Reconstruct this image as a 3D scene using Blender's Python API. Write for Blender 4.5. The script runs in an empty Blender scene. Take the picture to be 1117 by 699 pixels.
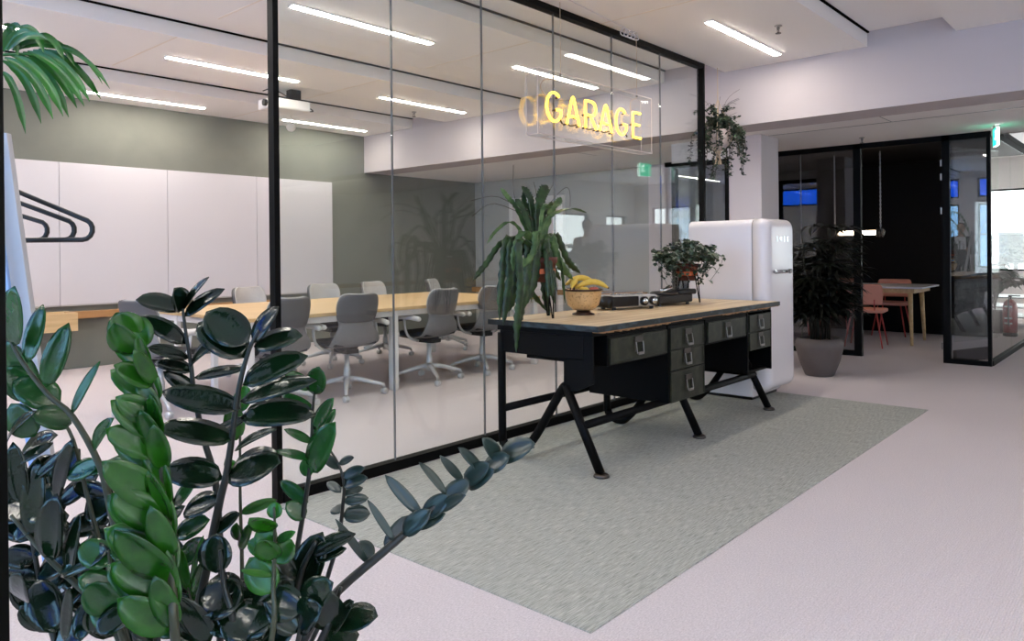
import bpy, bmesh, math, random
from mathutils import Vector, Matrix, Euler
random.seed(7)
PI = math.pi
S = bpy.context.scene
COL = S.collection

# ------------------------------------------------------------------ camera
CF, CX, CY = 816.445, 558.5, 277.787
YAW, PITCH, ROLL, CH = .845068, .0029482, -.0096323, 1.22
_s, _c = math.sin(YAW), math.cos(YAW)
_r = Vector((_c, -_s, 0)); _f = Vector((_s, _c, 0)); _u = Vector((0, 0, 1))
FW = _f*math.cos(PITCH) - _u*math.sin(PITCH)
_u2 = _u*math.cos(PITCH) + _f*math.sin(PITCH)
RT = _r*math.cos(ROLL) + _u2*math.sin(ROLL)
UP = _u2*math.cos(ROLL) - _r*math.sin(ROLL)
EYE = Vector((0, 0, CH))
cam = bpy.data.cameras.new('camera'); camo = bpy.data.objects.new('camera', cam); COL.objects.link(camo)
camo.matrix_world = Matrix(((RT.x, UP.x, -FW.x, EYE.x), (RT.y, UP.y, -FW.y, EYE.y), (RT.z, UP.z, -FW.z, EYE.z), (0, 0, 0, 1)))
cam.sensor_width = 36; cam.lens = 36*CF/1117; cam.shift_x = 0; cam.shift_y = -(349.5-CY)/1117
cam.clip_start = .05; cam.clip_end = 200
S.camera = camo

# ------------------------------------------------------------------ world and exposure
SKY = 2.6
LAMP = 33.0
S.view_settings.view_transform = 'Standard'; S.view_settings.look = 'None'
S.view_settings.gamma = 1; S.view_settings.use_curve_mapping = False
S.view_settings.exposure = 1.17
S.cycles.max_bounces = 9; S.cycles.diffuse_bounces = 4; S.cycles.glossy_bounces = 4
S.cycles.transparent_max_bounces = 24; S.cycles.caustics_reflective = False; S.cycles.caustics_refractive = False
S.cycles.sample_clamp_indirect = 6; S.cycles.use_denoising = True
W = bpy.data.worlds.new('world'); S.world = W; W.use_nodes = True
W.node_tree.nodes['Background'].inputs[0].default_value = (.90, .95, 1, 1)
W.node_tree.nodes['Background'].inputs[1].default_value = SKY

def ray(px, py): return RT*((px-CX)/CF) - UP*((py-CY)/CF) + FW
def on_x(px, py, X): d = ray(px, py); return EYE + d*(X/d.x)
def on_y(px, py, Y): d = ray(px, py); return EYE + d*(Y/d.y)
def on_z(px, py, Z): d = ray(px, py); return EYE + d*((Z-CH)/d.z)
def at(px, py, dep): return EYE + ray(px, py)*dep

# ------------------------------------------------------------------ materials
def lin(c):
    return tuple((x/255/12.92 if x/255 <= .04045 else ((x/255+.055)/1.055)**2.4) for x in c)
def mat(name, rgb, rough=.6, metal=0, spec=.5, emit=None, es=0, noise=None, bump=None, coat=0):
    m = bpy.data.materials.new(name); m.use_nodes = True; nt = m.node_tree; b = nt.nodes['Principled BSDF']
    c = lin(rgb); b.inputs['Base Color'].default_value = (*c, 1)
    b.inputs['Roughness'].default_value = rough; b.inputs['Metallic'].default_value = metal
    b.inputs['Specular IOR Level'].default_value = spec
    if coat: b.inputs['Coat Weight'].default_value = coat; b.inputs['Coat Roughness'].default_value = .05
    if emit: b.inputs['Emission Color'].default_value = (*lin(emit), 1); b.inputs['Emission Strength'].default_value = es
    if noise:   # (scale xyz, second colour, detail)
        sc, c2, lo, hi = noise
        tc = nt.nodes.new('ShaderNodeTexCoord'); mp = nt.nodes.new('ShaderNodeMapping'); mp.inputs['Scale'].default_value = sc
        n = nt.nodes.new('ShaderNodeTexNoise'); n.inputs['Scale'].default_value = 1; n.inputs['Detail'].default_value = 4
        r = nt.nodes.new('ShaderNodeValToRGB'); r.color_ramp.elements[0].position = lo; r.color_ramp.elements[1].position = hi
        r.color_ramp.elements[0].color = (*c, 1); r.color_ramp.elements[1].color = (*lin(c2), 1)
        nt.links.new(tc.outputs['Object'], mp.inputs[0]); nt.links.new(mp.outputs[0], n.inputs[0])
        nt.links.new(n.outputs[0], r.inputs[0]); nt.links.new(r.outputs[0], b.inputs['Base Color'])
    if bump:
        sc, st, dist = bump
        tc = nt.nodes.new('ShaderNodeTexCoord'); mp = nt.nodes.new('ShaderNodeMapping'); mp.inputs['Scale'].default_value = sc
        n = nt.nodes.new('ShaderNodeTexNoise'); n.inputs['Scale'].default_value = 1; n.inputs['Detail'].default_value = 3
        bp = nt.nodes.new('ShaderNodeBump'); bp.inputs['Strength'].default_value = st; bp.inputs['Distance'].default_value = dist
        nt.links.new(tc.outputs['Object'], mp.inputs[0]); nt.links.new(mp.outputs[0], n.inputs[0])
        nt.links.new(n.outputs[0], bp.inputs['Height']); nt.links.new(bp.outputs[0], b.inputs['Normal'])
    return m
def glass(name, tint=(1, 1, 1), r0=.05, mult=1.0, gloss=(1, 1, 1), dark=1.0):
    m = bpy.data.materials.new(name); m.use_nodes = True; nt = m.node_tree; nt.nodes.clear(); N = nt.nodes.new; L = nt.links.new
    out = N('ShaderNodeOutputMaterial'); mix = N('ShaderNodeMixShader'); tr = N('ShaderNodeBsdfTransparent'); gl = N('ShaderNodeBsdfGlossy')
    tr.inputs[0].default_value = (*[dark*x for x in tint], 1); gl.inputs[0].default_value = (*gloss, 1); gl.inputs['Roughness'].default_value = 0
    g = N('ShaderNodeNewGeometry'); d = N('ShaderNodeVectorMath'); d.operation = 'DOT_PRODUCT'
    L(g.outputs['Incoming'], d.inputs[0]); L(g.outputs['Normal'], d.inputs[1])
    def M(op, a, b=None):
        n = N('ShaderNodeMath'); n.operation = op
        for i, v in enumerate((a, b)):
            if v is None: continue
            if hasattr(v, 'links'): L(v, n.inputs[i])
            else: n.inputs[i].default_value = v
        return n.outputs[0]
    a = M('ABSOLUTE', d.outputs['Value']); p = M('POWER', M('SUBTRACT', 1, a), 5.0)
    f = M('MULTIPLY', M('ADD', M('MULTIPLY', p, 1-r0), r0), mult)
    L(f, mix.inputs[0]); L(tr.outputs[0], mix.inputs[1]); L(gl.outputs[0], mix.inputs[2]); L(mix.outputs[0], out.inputs[0])
    return m
def carpet(name, ca, cb, ribs, ang=0.0, streak=None):
    m = mat(name, ca, .95, spec=.15); nt = m.node_tree; b = nt.nodes['Principled BSDF']; N = nt.nodes.new; L = nt.links.new
    tc = N('ShaderNodeTexCoord'); mp = N('ShaderNodeMapping'); mp.inputs['Scale'].default_value = ribs; mp.inputs['Rotation'].default_value = (0, 0, ang)
    n = N('ShaderNodeTexNoise'); n.inputs['Scale'].default_value = 1; n.inputs['Detail'].default_value = 5; n.inputs['Roughness'].default_value = .7
    r = N('ShaderNodeValToRGB'); r.color_ramp.elements[0].position = .34; r.color_ramp.elements[1].position = .66
    r.color_ramp.elements[0].color = (*lin(ca), 1); r.color_ramp.elements[1].color = (*lin(cb), 1)
    L(tc.outputs['Object'], mp.inputs[0]); L(mp.outputs[0], n.inputs[0]); L(n.outputs[0], r.inputs[0]); L(r.outputs[0], b.inputs['Base Color'])
    w = N('ShaderNodeTexWave'); w.bands_direction = 'Y'; w.inputs['Scale'].default_value = 38; w.inputs['Distortion'].default_value = .6
    bp = N('ShaderNodeBump'); bp.inputs['Strength'].default_value = .35; bp.inputs['Distance'].default_value = .004
    L(tc.outputs['Object'], w.inputs[0]); L(w.outputs['Fac'], bp.inputs['Height']); L(bp.outputs[0], b.inputs['Normal'])
    return m
M = dict(
 floor=carpet('beige_carpet', (194, 184, 186), (224, 214, 216), (90, 200, 1)),
 rug=carpet('grey_green_weave', (136, 138, 131), (198, 198, 190), (14, 210, 1)),
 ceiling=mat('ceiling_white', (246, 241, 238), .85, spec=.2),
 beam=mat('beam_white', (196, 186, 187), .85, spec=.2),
 wallgreen=mat('wall_grey_green', (120, 121, 113), .9, spec=.2, noise=((3, 3, 3), (127, 128, 119), .3, .7)),
 wallend=mat('wall_end_grey', (172, 173, 169), .85, spec=.2),
 walldk=mat('wall_low_grey', (112, 112, 108), .9, spec=.2),
 white=mat('white_paint', (232, 228, 226), .6),
 column=mat('column_paint', (214, 204, 204), .7),
 board=mat('whiteboard', (214, 209, 213), .32),
 blackm=mat('black_metal', (3, 3, 4), .55, spec=.12),
 blackw=mat('black_wall', (6, 6, 8), .7, spec=.2),
 navy=mat('dark_navy_wall', (16, 18, 26), .6, spec=.3),
 seam=mat('seam_grey', (96, 96, 98), .3),
 gap=mat('dark_gap', (20, 17, 15), .9, spec=0),
 joint=mat('ceiling_joint', (238, 226, 214), .8),
 frame=mat('light_frame', (230, 228, 224), .4),
 lamp=mat('lamp_diffuser', (255, 250, 242), .5, emit=(255, 247, 236), es=LAMP),
 oak=mat('oak_wood', (200, 166, 118), .45, noise=((2, 30, 30), (222, 190, 142), .3, .7)),
 oakd=mat('oak_edge', (164, 118, 72), .5, noise=((2, 40, 40), (186, 140, 92), .3, .7)),
 desktop=mat('worn_plywood', (202, 170, 128), .42, noise=((1.6, 22, 24), (236, 212, 176), .32, .68), bump=((8, 60, 60), .12, .002)),
 deskedge=mat('painted_edge', (24, 30, 32), .5, spec=.35, noise=((9, 9, 22), (58, 74, 82), .5, .68)),
 chip=mat('chipped_wood', (150, 112, 74), .8),
 deskgreen=mat('olive_steel', (32, 34, 22), .45, spec=.3, noise=((14, 14, 14), (58, 60, 42), .46, .78), bump=((30, 30, 30), .15, .002)),
 deskblack=mat('black_steel', (4, 4, 5), .55, spec=.12),
 steel=mat('brushed_steel', (150, 146, 142), .32, metal=1),
 steeld=mat('dark_steel', (92, 86, 82), .42, metal=1),
 chrome=mat('chrome', (200, 204, 208), .1, metal=1),
 alu=mat('cast_aluminium', (206, 206, 208), .3, metal=.35),
 shell=mat('chair_shell_grey', (116, 114, 115), .6, noise=((60, 60, 60), (126, 124, 125), .3, .7)),
 shelld=mat('chair_back_dark', (88, 86, 87), .7),
 pad=mat('chair_fabric', (176, 174, 174), .8, noise=((120, 120, 120), (196, 194, 194), .3, .7)),
 cushion=mat('seat_fabric_dark', (46, 46, 50), .85),
 arm=mat('arm_white', (224, 222, 220), .35),
 rubber=mat('caster_rubber', (40, 40, 42), .6),
 fridge=mat('fridge_enamel', (236, 229, 231), .22),
 gasket=mat('gasket', (176, 170, 170), .6),
 pot=mat('matte_grey_pot', (92, 84, 82), .65, noise=((6, 6, 6), (100, 92, 90), .3, .7)),
 soil=mat('soil', (58, 44, 34), .95, noise=((60, 60, 60), (120, 100, 78), .45, .65)),
 terracotta=mat('terracotta', (92, 42, 30), .6),
 copper=mat('copper_ring', (190, 92, 52), .35, metal=.6),
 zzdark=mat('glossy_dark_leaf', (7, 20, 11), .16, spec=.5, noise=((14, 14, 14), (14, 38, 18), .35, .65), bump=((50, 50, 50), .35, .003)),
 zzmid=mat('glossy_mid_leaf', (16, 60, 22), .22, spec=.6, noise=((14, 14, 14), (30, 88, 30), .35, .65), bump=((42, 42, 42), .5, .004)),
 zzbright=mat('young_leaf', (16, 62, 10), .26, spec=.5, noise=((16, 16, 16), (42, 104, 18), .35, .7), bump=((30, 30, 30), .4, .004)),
 zzgrey=mat('greyish_leaf', (38, 54, 48), .28, spec=.6),  # even grey green, paler than the dark leaves
 zzstem=mat('plant_stem', (58, 62, 44), .4),
 zzstemd=mat('dark_plant_stem', (32, 34, 30), .35),
 palm=mat('palm_leaf', (18, 72, 14), .35, noise=((8, 8, 8), (44, 116, 24), .35, .7)),
 cactus=mat('strap_leaf', (20, 42, 20), .42, noise=((22, 22, 22), (52, 84, 38), .4, .74)),
 cactusl=mat('pale_strap_leaf', (52, 84, 42), .42, noise=((22, 22, 22), (104, 130, 76), .4, .75)),
 bush=mat('grey_green_leaf', (44, 60, 44), .35, noise=((18, 18, 18), (104, 124, 104), .45, .75)),
 trail=mat('trailing_leaf', (20, 34, 20), .45, noise=((12, 12, 12), (104, 130, 98), .52, .74)),
 kentia=mat('dark_palm_leaf', (7, 11, 8), .45, spec=.3, noise=((9, 9, 9), (24, 30, 16), .5, .8)),
 monstera=mat('monstera_leaf', (18, 58, 36), .3),
 twig=mat('twig', (74, 66, 50), .8),
 rope=mat('jute_rope', (200, 178, 152), .9),
 hangpot=mat('pale_pot', (188, 172, 168), .6),
 acrylic=glass('clear_acrylic', (.98, .98, .98), .045, .55),
 glass=glass('clear_glass', (.95, .975, .96), .045, 1.15),
 sideglass=glass('clear_side_glass', (.97, .98, .97), .04, .18),
 skyglass=glass('sky_tint_glass', (.60, .82, 1), .05, 1.0),  # sky blue put into the pane tint to cool the daylight
 blueglass=glass('blue_tint_glass', (.10, .32, .9), .05, 1.0),  # deep blue tint for the upper west panes
 darkglass=glass('smoked_glass', (.86, .89, .94), .06, 1.3, dark=.86),
 edgeac=mat('acrylic_edge', (226, 214, 206), .2, spec=.6),
 neon=mat('neon_tube', (255, 210, 90), .3, emit=(255, 196, 48), es=3.6),
 neonb=mat('neon_blacked_tube', (60, 40, 10), .4),
 banana=mat('banana_skin', (226, 184, 62), .45, noise=((30, 30, 30), (238, 204, 96), .3, .7)),
 bananat=mat('banana_tip', (70, 48, 26), .7),
 peach=mat('peach_skin', (190, 84, 84), .55, noise=((26, 26, 26), (222, 132, 80), .4, .62)),
 orange=mat('orange_skin', (232, 116, 38), .5),
 bowl=mat('hammered_gold_bowl', (226, 190, 138), .32, metal=.45, noise=((90, 90, 90), (168, 124, 78), .54, .7), bump=((120, 120, 120), .5, .003)),
 brown=mat('dark_bronze', (64, 44, 36), .35, metal=.5),
 pink=mat('pink_upholstery', (222, 150, 132), .8, noise=((60, 60, 60), (216, 150, 132), .3, .7)),
 pinkleg=mat('coral_red_metal', (190, 74, 70), .4),
 tabletop=mat('pale_laminate', (198, 200, 212), .3),
 tube=mat('pendant_tube', (255, 236, 206), .4, emit=(255, 222, 180), es=11),
 crystal=mat('pendant_end_cap', (150, 146, 140), .25, metal=.7),
 red=mat('extinguisher_red', (150, 22, 30), .3, coat=.3),
 label=mat('pale_label', (222, 214, 214), .6),
 exitg=mat('exit_green', (20, 190, 140), .5, emit=(24, 200, 150), es=1.6),
 exitw=mat('exit_white', (240, 255, 250), .5, emit=(230, 255, 246), es=2.6),
 plastic=mat('black_plastic', (14, 14, 16), .3),
 greyp=mat('grey_plastic', (180, 176, 174), .5),
 hanger=mat('hanger_black', (8, 8, 10), .35),
 rack=mat('rack_white', (190, 188, 190), .5),
 rack_bluelit=mat('rack_blue_light', (150, 180, 226), .4),  # blue daylight on the leg's edge, put into the colour
 skin=mat('skin', (196, 150, 128), .6), cloth=mat('dark_clothing', (34, 34, 42), .9), hair=mat('dark_hair', (26, 20, 18), .7), paper=mat('white_paper', (240, 240, 240), .7),
 foliage=mat('outdoor_foliage', (60, 120, 44), .7), bark=mat('bark', (70, 56, 44), .9), grass=mat('lawn', (96, 120, 70), .9),
)

# ------------------------------------------------------------------ mesh helpers
class MB:
    def __init__(s): s.v = []; s.f = []; s.mi = []; s.m = 0
    def add(s, vs, fs, T=None):
        o = len(s.v)
        s.v += [tuple(T @ Vector(v)) if T is not None else tuple(v) for v in vs]
        s.f += [tuple(i+o for i in f) for f in fs]; s.mi += [s.m]*len(fs); return s
    def box(s, x0, x1, y0, y1, z0, z1, T=None, taper=0):
        t = taper
        vs = [(x0+t, y0+t, z0), (x1-t, y0+t, z0), (x1-t, y1-t, z0), (x0+t, y1-t, z0), (x0, y0, z1), (x1, y0, z1), (x1, y1, z1), (x0, y1, z1)]
        return s.add(vs, [(0, 3, 2, 1), (4, 5, 6, 7), (0, 1, 5, 4), (1, 2, 6, 5), (2, 3, 7, 6), (3, 0, 4, 7)], T)
    def prism(s, pts, z0, z1, T=None):
        n = len(pts)
        vs = [(p[0], p[1], z0) for p in pts] + [(p[0], p[1], z1) for p in pts]
        fs = [tuple(range(n-1, -1, -1)), tuple(range(n, 2*n))] + [(i, (i+1) % n, n+(i+1) % n, n+i) for i in range(n)]
        return s.add(vs, fs, T)
    def tube(s, path, r, seg=8, closed=False, caps=True, sx=1.0):
        P = [Vector(p) for p in path]; n = len(P); R = r if isinstance(r, (list, tuple)) else [r]*n
        prev = None; vs = []
        for i in range(n):
            a = P[i-1] if (i > 0 or closed) else P[i]; b = P[(i+1) % n] if (i < n-1 or closed) else P[i]
            t = (b-a); t = t.normalized() if t.length > 1e-9 else Vector((0, 0, 1))
            if prev is None:
                q = Vector((0, 0, 1)) if abs(t.z) < .9 else Vector((1, 0, 0)); nx = t.cross(q).normalized()
            else:
                nx = prev - t*prev.dot(t); nx = nx.normalized() if nx.length > 1e-6 else t.orthogonal().normalized()
            prev = nx; ny = t.cross(nx)
            for k in range(seg):
                a2 = 2*PI*k/seg; vs.append(tuple(P[i] + nx*(math.cos(a2)*R[i]*sx) + ny*(math.sin(a2)*R[i])))
        fs = []
        for i in range(n if closed else n-1):
            j = (i+1) % n
            for k in range(seg): k2 = (k+1) % seg; fs.append((i*seg+k, i*seg+k2, j*seg+k2, j*seg+k))
        if caps and not closed: fs += [tuple(range(seg-1, -1, -1)), tuple((n-1)*seg+k for k in range(seg))]
        return s.add(vs, fs)
    def lathe(s, prof, seg=24, T=None, cap=True):
        vs = []; n = len(prof)
        for r, z in prof:
            for k in range(seg): a = 2*PI*k/seg; vs.append((r*math.cos(a), r*math.sin(a), z))
        fs = [(i*seg+k, i*seg+(k+1) % seg, (i+1)*seg+(k+1) % seg, (i+1)*seg+k) for i in range(n-1) for k in range(seg)]
        if cap: fs += [tuple(range(seg-1, -1, -1)), tuple((n-1)*seg+k for k in range(seg))]
        return s.add(vs, fs, T)
    def ball(s, c, r, seg=12, sc=(1, 1, 1)):
        n = seg//2; prof = [(max(1e-4, math.sin(PI*i/n))*r, -math.cos(PI*i/n)*r) for i in range(n+1)]
        return s.lathe(prof, seg, Matrix.Translation(c) @ Matrix.Diagonal((*sc, 1)))
    def leaf(s, base, tip, nrm, w, fold=.25, arch=.1, seg=7, shape=0, twist=0, serr=0):
        B = Vector(base); T = Vector(tip); d = T-B; L = d.length
        if L < 1e-6: return s
        d.normalize(); N = Vector(nrm); N = N - d*N.dot(d)
        if N.length < 1e-5: N = d.orthogonal()
        N.normalize(); X = d.cross(N)
        vs = []
        for i in range(seg+1):
            t = i/seg
            if shape == 0: ww = (t**.55*(1-t)**.62)/.455 if 0 < t < 1 else 0
            elif shape == 1: ww = (1-t)**.6*min(1, t*8+.15)
            else: ww = min(1, .35+t*2.2)*min(1, (1-t)*5)**.7
            if serr: ww *= 1 - (serr if i % 2 else 0)
            hw = max(ww*w/2, .0006); c = B + d*(L*t) + N*(arch*L*math.sin(PI*t))
            n2 = N; x2 = X
            if twist: a = twist*t; x2 = X*math.cos(a)+N*math.sin(a); n2 = N*math.cos(a)-X*math.sin(a)
            for k in (-1, -.5, 0, .5, 1): vs.append(tuple(c + x2*(hw*k) + n2*(abs(k)*fold*hw)))
        fs = [(i*5+k, i*5+k+1, (i+1)*5+k+1, (i+1)*5+k) for i in range(seg) for k in range(4)]
        return s.add(vs, fs)
    def strap(s, path, w, nrm=None, serr=0, fold=.2, side=None):
        P = [Vector(p) for p in path]; n = len(P); vs = []
        for i in range(n):
            t = (P[min(i+1, n-1)]-P[max(i-1, 0)]).normalized()
            X = Vector(side) if side is not None else t.cross(Vector(nrm)); X = (X - t*X.dot(t)).normalized(); N = X.cross(t)
            u = i/(n-1); ww = min(1, .25+u*3)*min(1, (1-u)*5+.05)
            if serr: ww *= 1-(serr if i % 2 else 0)
            hw = w*ww/2
            for k in (-1, -.4, 0, .4, 1): vs.append(tuple(P[i]+X*hw*k+N*abs(k)*fold*hw))
        return s.add(vs, [(i*5+k, i*5+k+1, (i+1)*5+k+1, (i+1)*5+k) for i in range(n-1) for k in range(4)])
    def build(s, name, material, parent=None, smooth=False, bevel=0, loc=None, sub=0, thick=0, seg=2):
        me = bpy.data.meshes.new(name); me.from_pydata(s.v, [], s.f)
        ms = material if isinstance(material, (list, tuple)) else [material]
        for m in ms: me.materials.append(m)
        if len(ms) > 1:
            for p, i in zip(me.polygons, s.mi): p.material_index = i
        bm = bmesh.new(); bm.from_mesh(me)
        if not thick and not getattr(s, 'open', False): bmesh.ops.recalc_face_normals(bm, faces=bm.faces)
        bm.to_mesh(me); bm.free()
        if smooth: me.polygons.foreach_set('use_smooth', [True]*len(me.polygons))
        o = bpy.data.objects.new(name, me); COL.objects.link(o)
        if parent: o.parent = parent
        if loc: o.location = loc
        if thick: mo = o.modifiers.new('solid', 'SOLIDIFY'); mo.thickness = thick; mo.offset = 0
        if sub: mo = o.modifiers.new('sub', 'SUBSURF'); mo.levels = sub; mo.render_levels = sub
        if bevel: mo = o.modifiers.new('bevel', 'BEVEL'); mo.width = bevel; mo.segments = seg; mo.limit_method = 'ANGLE'; mo.harden_normals = False
        return o
def box(x0, x1, y0, y1, z0, z1): return MB().box(x0, x1, y0, y1, z0, z1)
def tag(o, label=None, cat=None, group=None, kind=None):
    if label: o['label'] = label
    if cat: o['category'] = cat
    if group: o['group'] = group
    if kind: o['kind'] = kind
    return o
def thing(name, label, cat, loc=(0, 0, 0), rz=0, group=None):
    o = bpy.data.objects.new(name, None); COL.objects.link(o); o.location = loc; o.rotation_euler = (0, 0, rz); o.empty_display_size = .1
    return tag(o, label, cat, group)
def struct(name, mb, m, bevel=0): return tag(mb.build(name, m, bevel=bevel), kind='structure')
def dup(root, loc, rz, label, group=None):
    r = root.copy(); COL.objects.link(r); r.location = loc; r.rotation_euler = (0, 0, rz); r['label'] = label
    if group: r['group'] = group
    def kids(a, b):
        for ch in [c for c in bpy.data.objects if c.parent == a]:
            c = ch.copy(); COL.objects.link(c); c.parent = b; kids(ch, c)
    kids(root, r); return r
def bez(a, b, c, n=8):
    a, b, c = Vector(a), Vector(b), Vector(c)
    return [a*(1-t)**2 + b*2*t*(1-t) + c*t*t for t in [i/n for i in range(n+1)]]
def smooth_path(pts, n=5):
    P = [Vector(p) for p in pts]; out = []
    for i in range(len(P)-1):
        p0 = P[max(i-1, 0)]; p1 = P[i]; p2 = P[i+1]; p3 = P[min(i+2, len(P)-1)]
        for k in range(n):
            t = k/n; out.append(.5*((2*p1)+(p2-p0)*t+(2*p0-5*p1+4*p2-p3)*t*t+(3*p1-p0-3*p2+p3)*t**3))
    out.append(P[-1]); return out

# ================================================================== THE SETTING
WX0, WX1, WY0, WY1 = -3.0, 20.0, -6.0, 9.0
CZ, RZ, LZ = 2.96, 3.09, 2.42
struct('floor', box(WX0-.2, WX1+.2, WY0-.2, WY1+.2, -.1, 0), M['floor'])
tag(box(1.945, 6.295, 1.405, 3.262, 0, .005).build('carpet_inlay', M['rug']), 'grey green woven carpet rectangle laid flush under and before the old steel desk', 'carpet')

def wall_windows(name, axis, pos, th, a0, a1, z1, holes, m, base):
    """wall along an axis with window holes (u0,u1,z0,z1); panes and frames are separate"""
    mb = MB(); us = sorted({a0, a1} | {h[0] for h in holes} | {h[1] for h in holes})
    def bx(u0, u1, za, zb):
        if zb-za < 1e-4: return
        if axis == 'x': mb.box(pos, pos+th, u0, u1, za, zb)
        else: mb.box(u0, u1, pos, pos+th, za, zb)
    for u0, u1 in zip(us, us[1:]):
        hs = sorted([h for h in holes if h[0] <= u0 and h[1] >= u1], key=lambda h: h[2]); z = 0
        for h in hs: bx(u0, u1, z, h[2]); z = h[3]
        bx(u0, u1, z, z1)
    struct(name, mb, m)
    for i, h in enumerate(holes):
        g = MB(); fr = MB(); e = .04
        for (u0, u1, za, zb) in ((h[0], h[0]+e, h[2], h[3]), (h[1]-e, h[1], h[2], h[3]), (h[0], h[1], h[2], h[2]+e), (h[0], h[1], h[3]-e, h[3])):
            if axis == 'x': fr.box(pos+th*.3, pos+th*.7, u0, u1, za, zb)
            else: fr.box(u0, u1, pos+th*.3, pos+th*.7, za, zb)
        if axis == 'x': g.box(pos+th*.48, pos+th*.52, h[0]+e, h[1]-e, h[2]+e, h[3]-e)
        else: g.box(h[0]+e, h[1]-e, pos+th*.48, pos+th*.52, h[2]+e, h[3]-e)
        w = struct('window_%d' % (base+i), fr, M['blackm']); g.build('pane', M['blueglass'] if base == 1 and h[2] > 2.4 else (M['skyglass'] if base == 1 else M['glass']), w)
wh = []
for y0, y1 in ((-5.3, -3.2), (-2.8, -.7), (-.3, 1.6), (2.0, 3.6), (3.98, 6.3)): wh += [(y0, y1, .75, 2.3), (y0, y1, 2.45, 2.93)]
wh += [(6.75, 8.75, 2.45, 2.93)]
wall_windows('wall_west', 'x', WX0-.2, .2, WY0, WY1, 3.3, wh, M['white'], 1)
sh = [(x, x+w_, .62, 2.3) for x, w_ in ((-2.6, 2.2), (.4, 1.6), (15.9, 1.7), (18.45, 1.1))]
wall_windows('wall_south', 'y', WY0-.2, .2, WX0, WX1, 3.3, sh, M['white'], 20)
wall_windows('wall_east', 'x', WX1, .2, WY0, WY1, 3.6, [(-5.4, -2.2, .7, 2.55), (-1.8, 1.3, .7, 2.55), (1.55, 4.6, .7, 2.55)], M['white'], 40)
struct('wall_north', box(WX0, WX1, WY1, WY1+.2, 0, 3.6), M['wallgreen'])
struct('trim_1', box(8.6, WX1, WY0, WY0+.28, .55, .62), M['oakd'], .004)
# ceiling: islands with recesses between them, upper slab, beam and the lower ceiling
struct('ceiling', box(WX0, 7.3, WY0, WY1, RZ, RZ+.15), M['ceiling'])
isl = MB(); jt = MB(); k = -4
gp = MB()
while k <= 3:
    y0 = 1.987+1.978*k-.01; y1 = y0+1.31
    if k == 3: y1 = WY1
    y0 = max(y0, WY0); isl.box(WX0, 6.86, y0, y1, CZ, RZ-.001)
    gp.box(WX0, 6.86, y0-.016, y0, RZ-.014, RZ-.0005)
    for x in (-1.98, .34, 2.70, 4.74): jt.box(x-.008, x+.008, y0+.002, y1-.002, CZ-.0015, CZ)
    k += 1
struct('ceiling_island', isl, M['ceiling']); struct('trim_2', gp, M['gap']); struct('trim_3', jt, M['joint'])
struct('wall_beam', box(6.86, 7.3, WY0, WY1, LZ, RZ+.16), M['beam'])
struct('ceiling_low', box(7.3, 9.36, WY0, WY1, LZ, LZ+.3), M['ceiling'])
lj = MB().box(7.68, 7.69, WY0, 3.2, LZ-.002, LZ)
for y in (-3, -.9, .62, 2.0, 3.4, 5.4): lj.box(7.3, 7.68, y, y+.006, LZ-.002, LZ)
struct('trim_4', lj, M['seam'])
struct('ceiling_east', box(9.36, WX1, WY0, WY1, 3.25, 3.45), M['white'])
struct('wall_drop', box(9.30, 9.36, WY0, WY1, LZ, 3.3), M['white'])
# meeting room end
struct('wall_meeting_end', box(9.2, 9.3, 4.3, WY1, 0, 3.2), M['wallend'])
struct('trim_5', box(9.1, 9.2, 5.6, WY1, .56, .64), M['oakd'], .004)
struct('wall_column', box(7.5, 7.95, 3.2, 3.56, 0, LZ), M['column'], .006)
struct('wall_corner', box(9.08, 9.2, 4.3, 5.5, 0, LZ), M['column'])
struct('trim_6', box(7.5, 7.62, 3.56, 4.24, 2.20, LZ), M['white'])
d1 = struct('door_1', MB().box(7.49, 7.56, 4.19, 4.24, 0, 2.2).box(7.49, 7.56, 3.56, 3.60, 0, 2.2).box(7.49, 7.56, 3.56, 4.24, 2.15, 2.2).box(7.49, 7.56, 3.56, 4.24, 0, .06), M['blackm'])
box(7.51, 7.53, 3.6, 4.19, .06, 2.15).build('pane', M['glass'], d1)
d2 = struct('door_2', MB().box(9.12, 9.2, 7.05, 8.15, 0, 2.1), M['white'], .004)
box(9.09, 9.12, 7.15, 8.05, .05, 2.0).build('door_leaf', M['column'], d2, bevel=.004)
MB().tube([(9.09, 7.28, 1.0), (9.04, 7.28, 1.0), (9.04, 7.4, 1.0)], .011).build('door_handle', M['steel'], d2, True)
# dark room
struct('wall_dark_end', box(11.95, 12.05, 1.92, 5.6, 0, 3.2), M['blackw'])
struct('wall_dark_side', box(9.3, 12.05, 5.2, 5.3, 0, 3.2), M['navy'])
struct('ceiling_dark', box(9.1, 12.05, 1.42, 5.3, 2.46, 2.52), M['blackw'])
# whiteboards
for i, (x0, x1) in enumerate(((1.65, 2.79), (2.79, 3.945), (3.945, 5.10), (5.10, 6.27))):
    w = thing('whiteboard', ['leftmost whiteboard panel, cut by the white coat rack', 'second whiteboard panel from the left, behind the black hangers', 'third whiteboard panel from the left, above the table end', 'rightmost whiteboard panel, beside the bare grey green wall'][i], 'whiteboard', (x0, WY1-.004, 0), 0, 'whiteboards on the back wall')
    box(.002, x1-x0-.003, -.03, 0, .70, 2.24).build('panel', M['board'], w, bevel=.002)
    box(.002, x1-x0-.003, -.036, -.0305, .685, .70).build('edge_strip', M['greyp'], w)
sf = thing('wall_shelf', 'long oak ledge fixed along the back wall under the whiteboards', 'shelf', (0, WY1, 0))
box(1.2, 5.6, -.12, 0, .55, .625).build('board', M['oakd'], sf, bevel=.003)
bx_ = thing('wooden_tray', 'square open oak box hanging off the left end of the back wall ledge', 'tray', (2.4, WY1-.12, .45))
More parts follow.
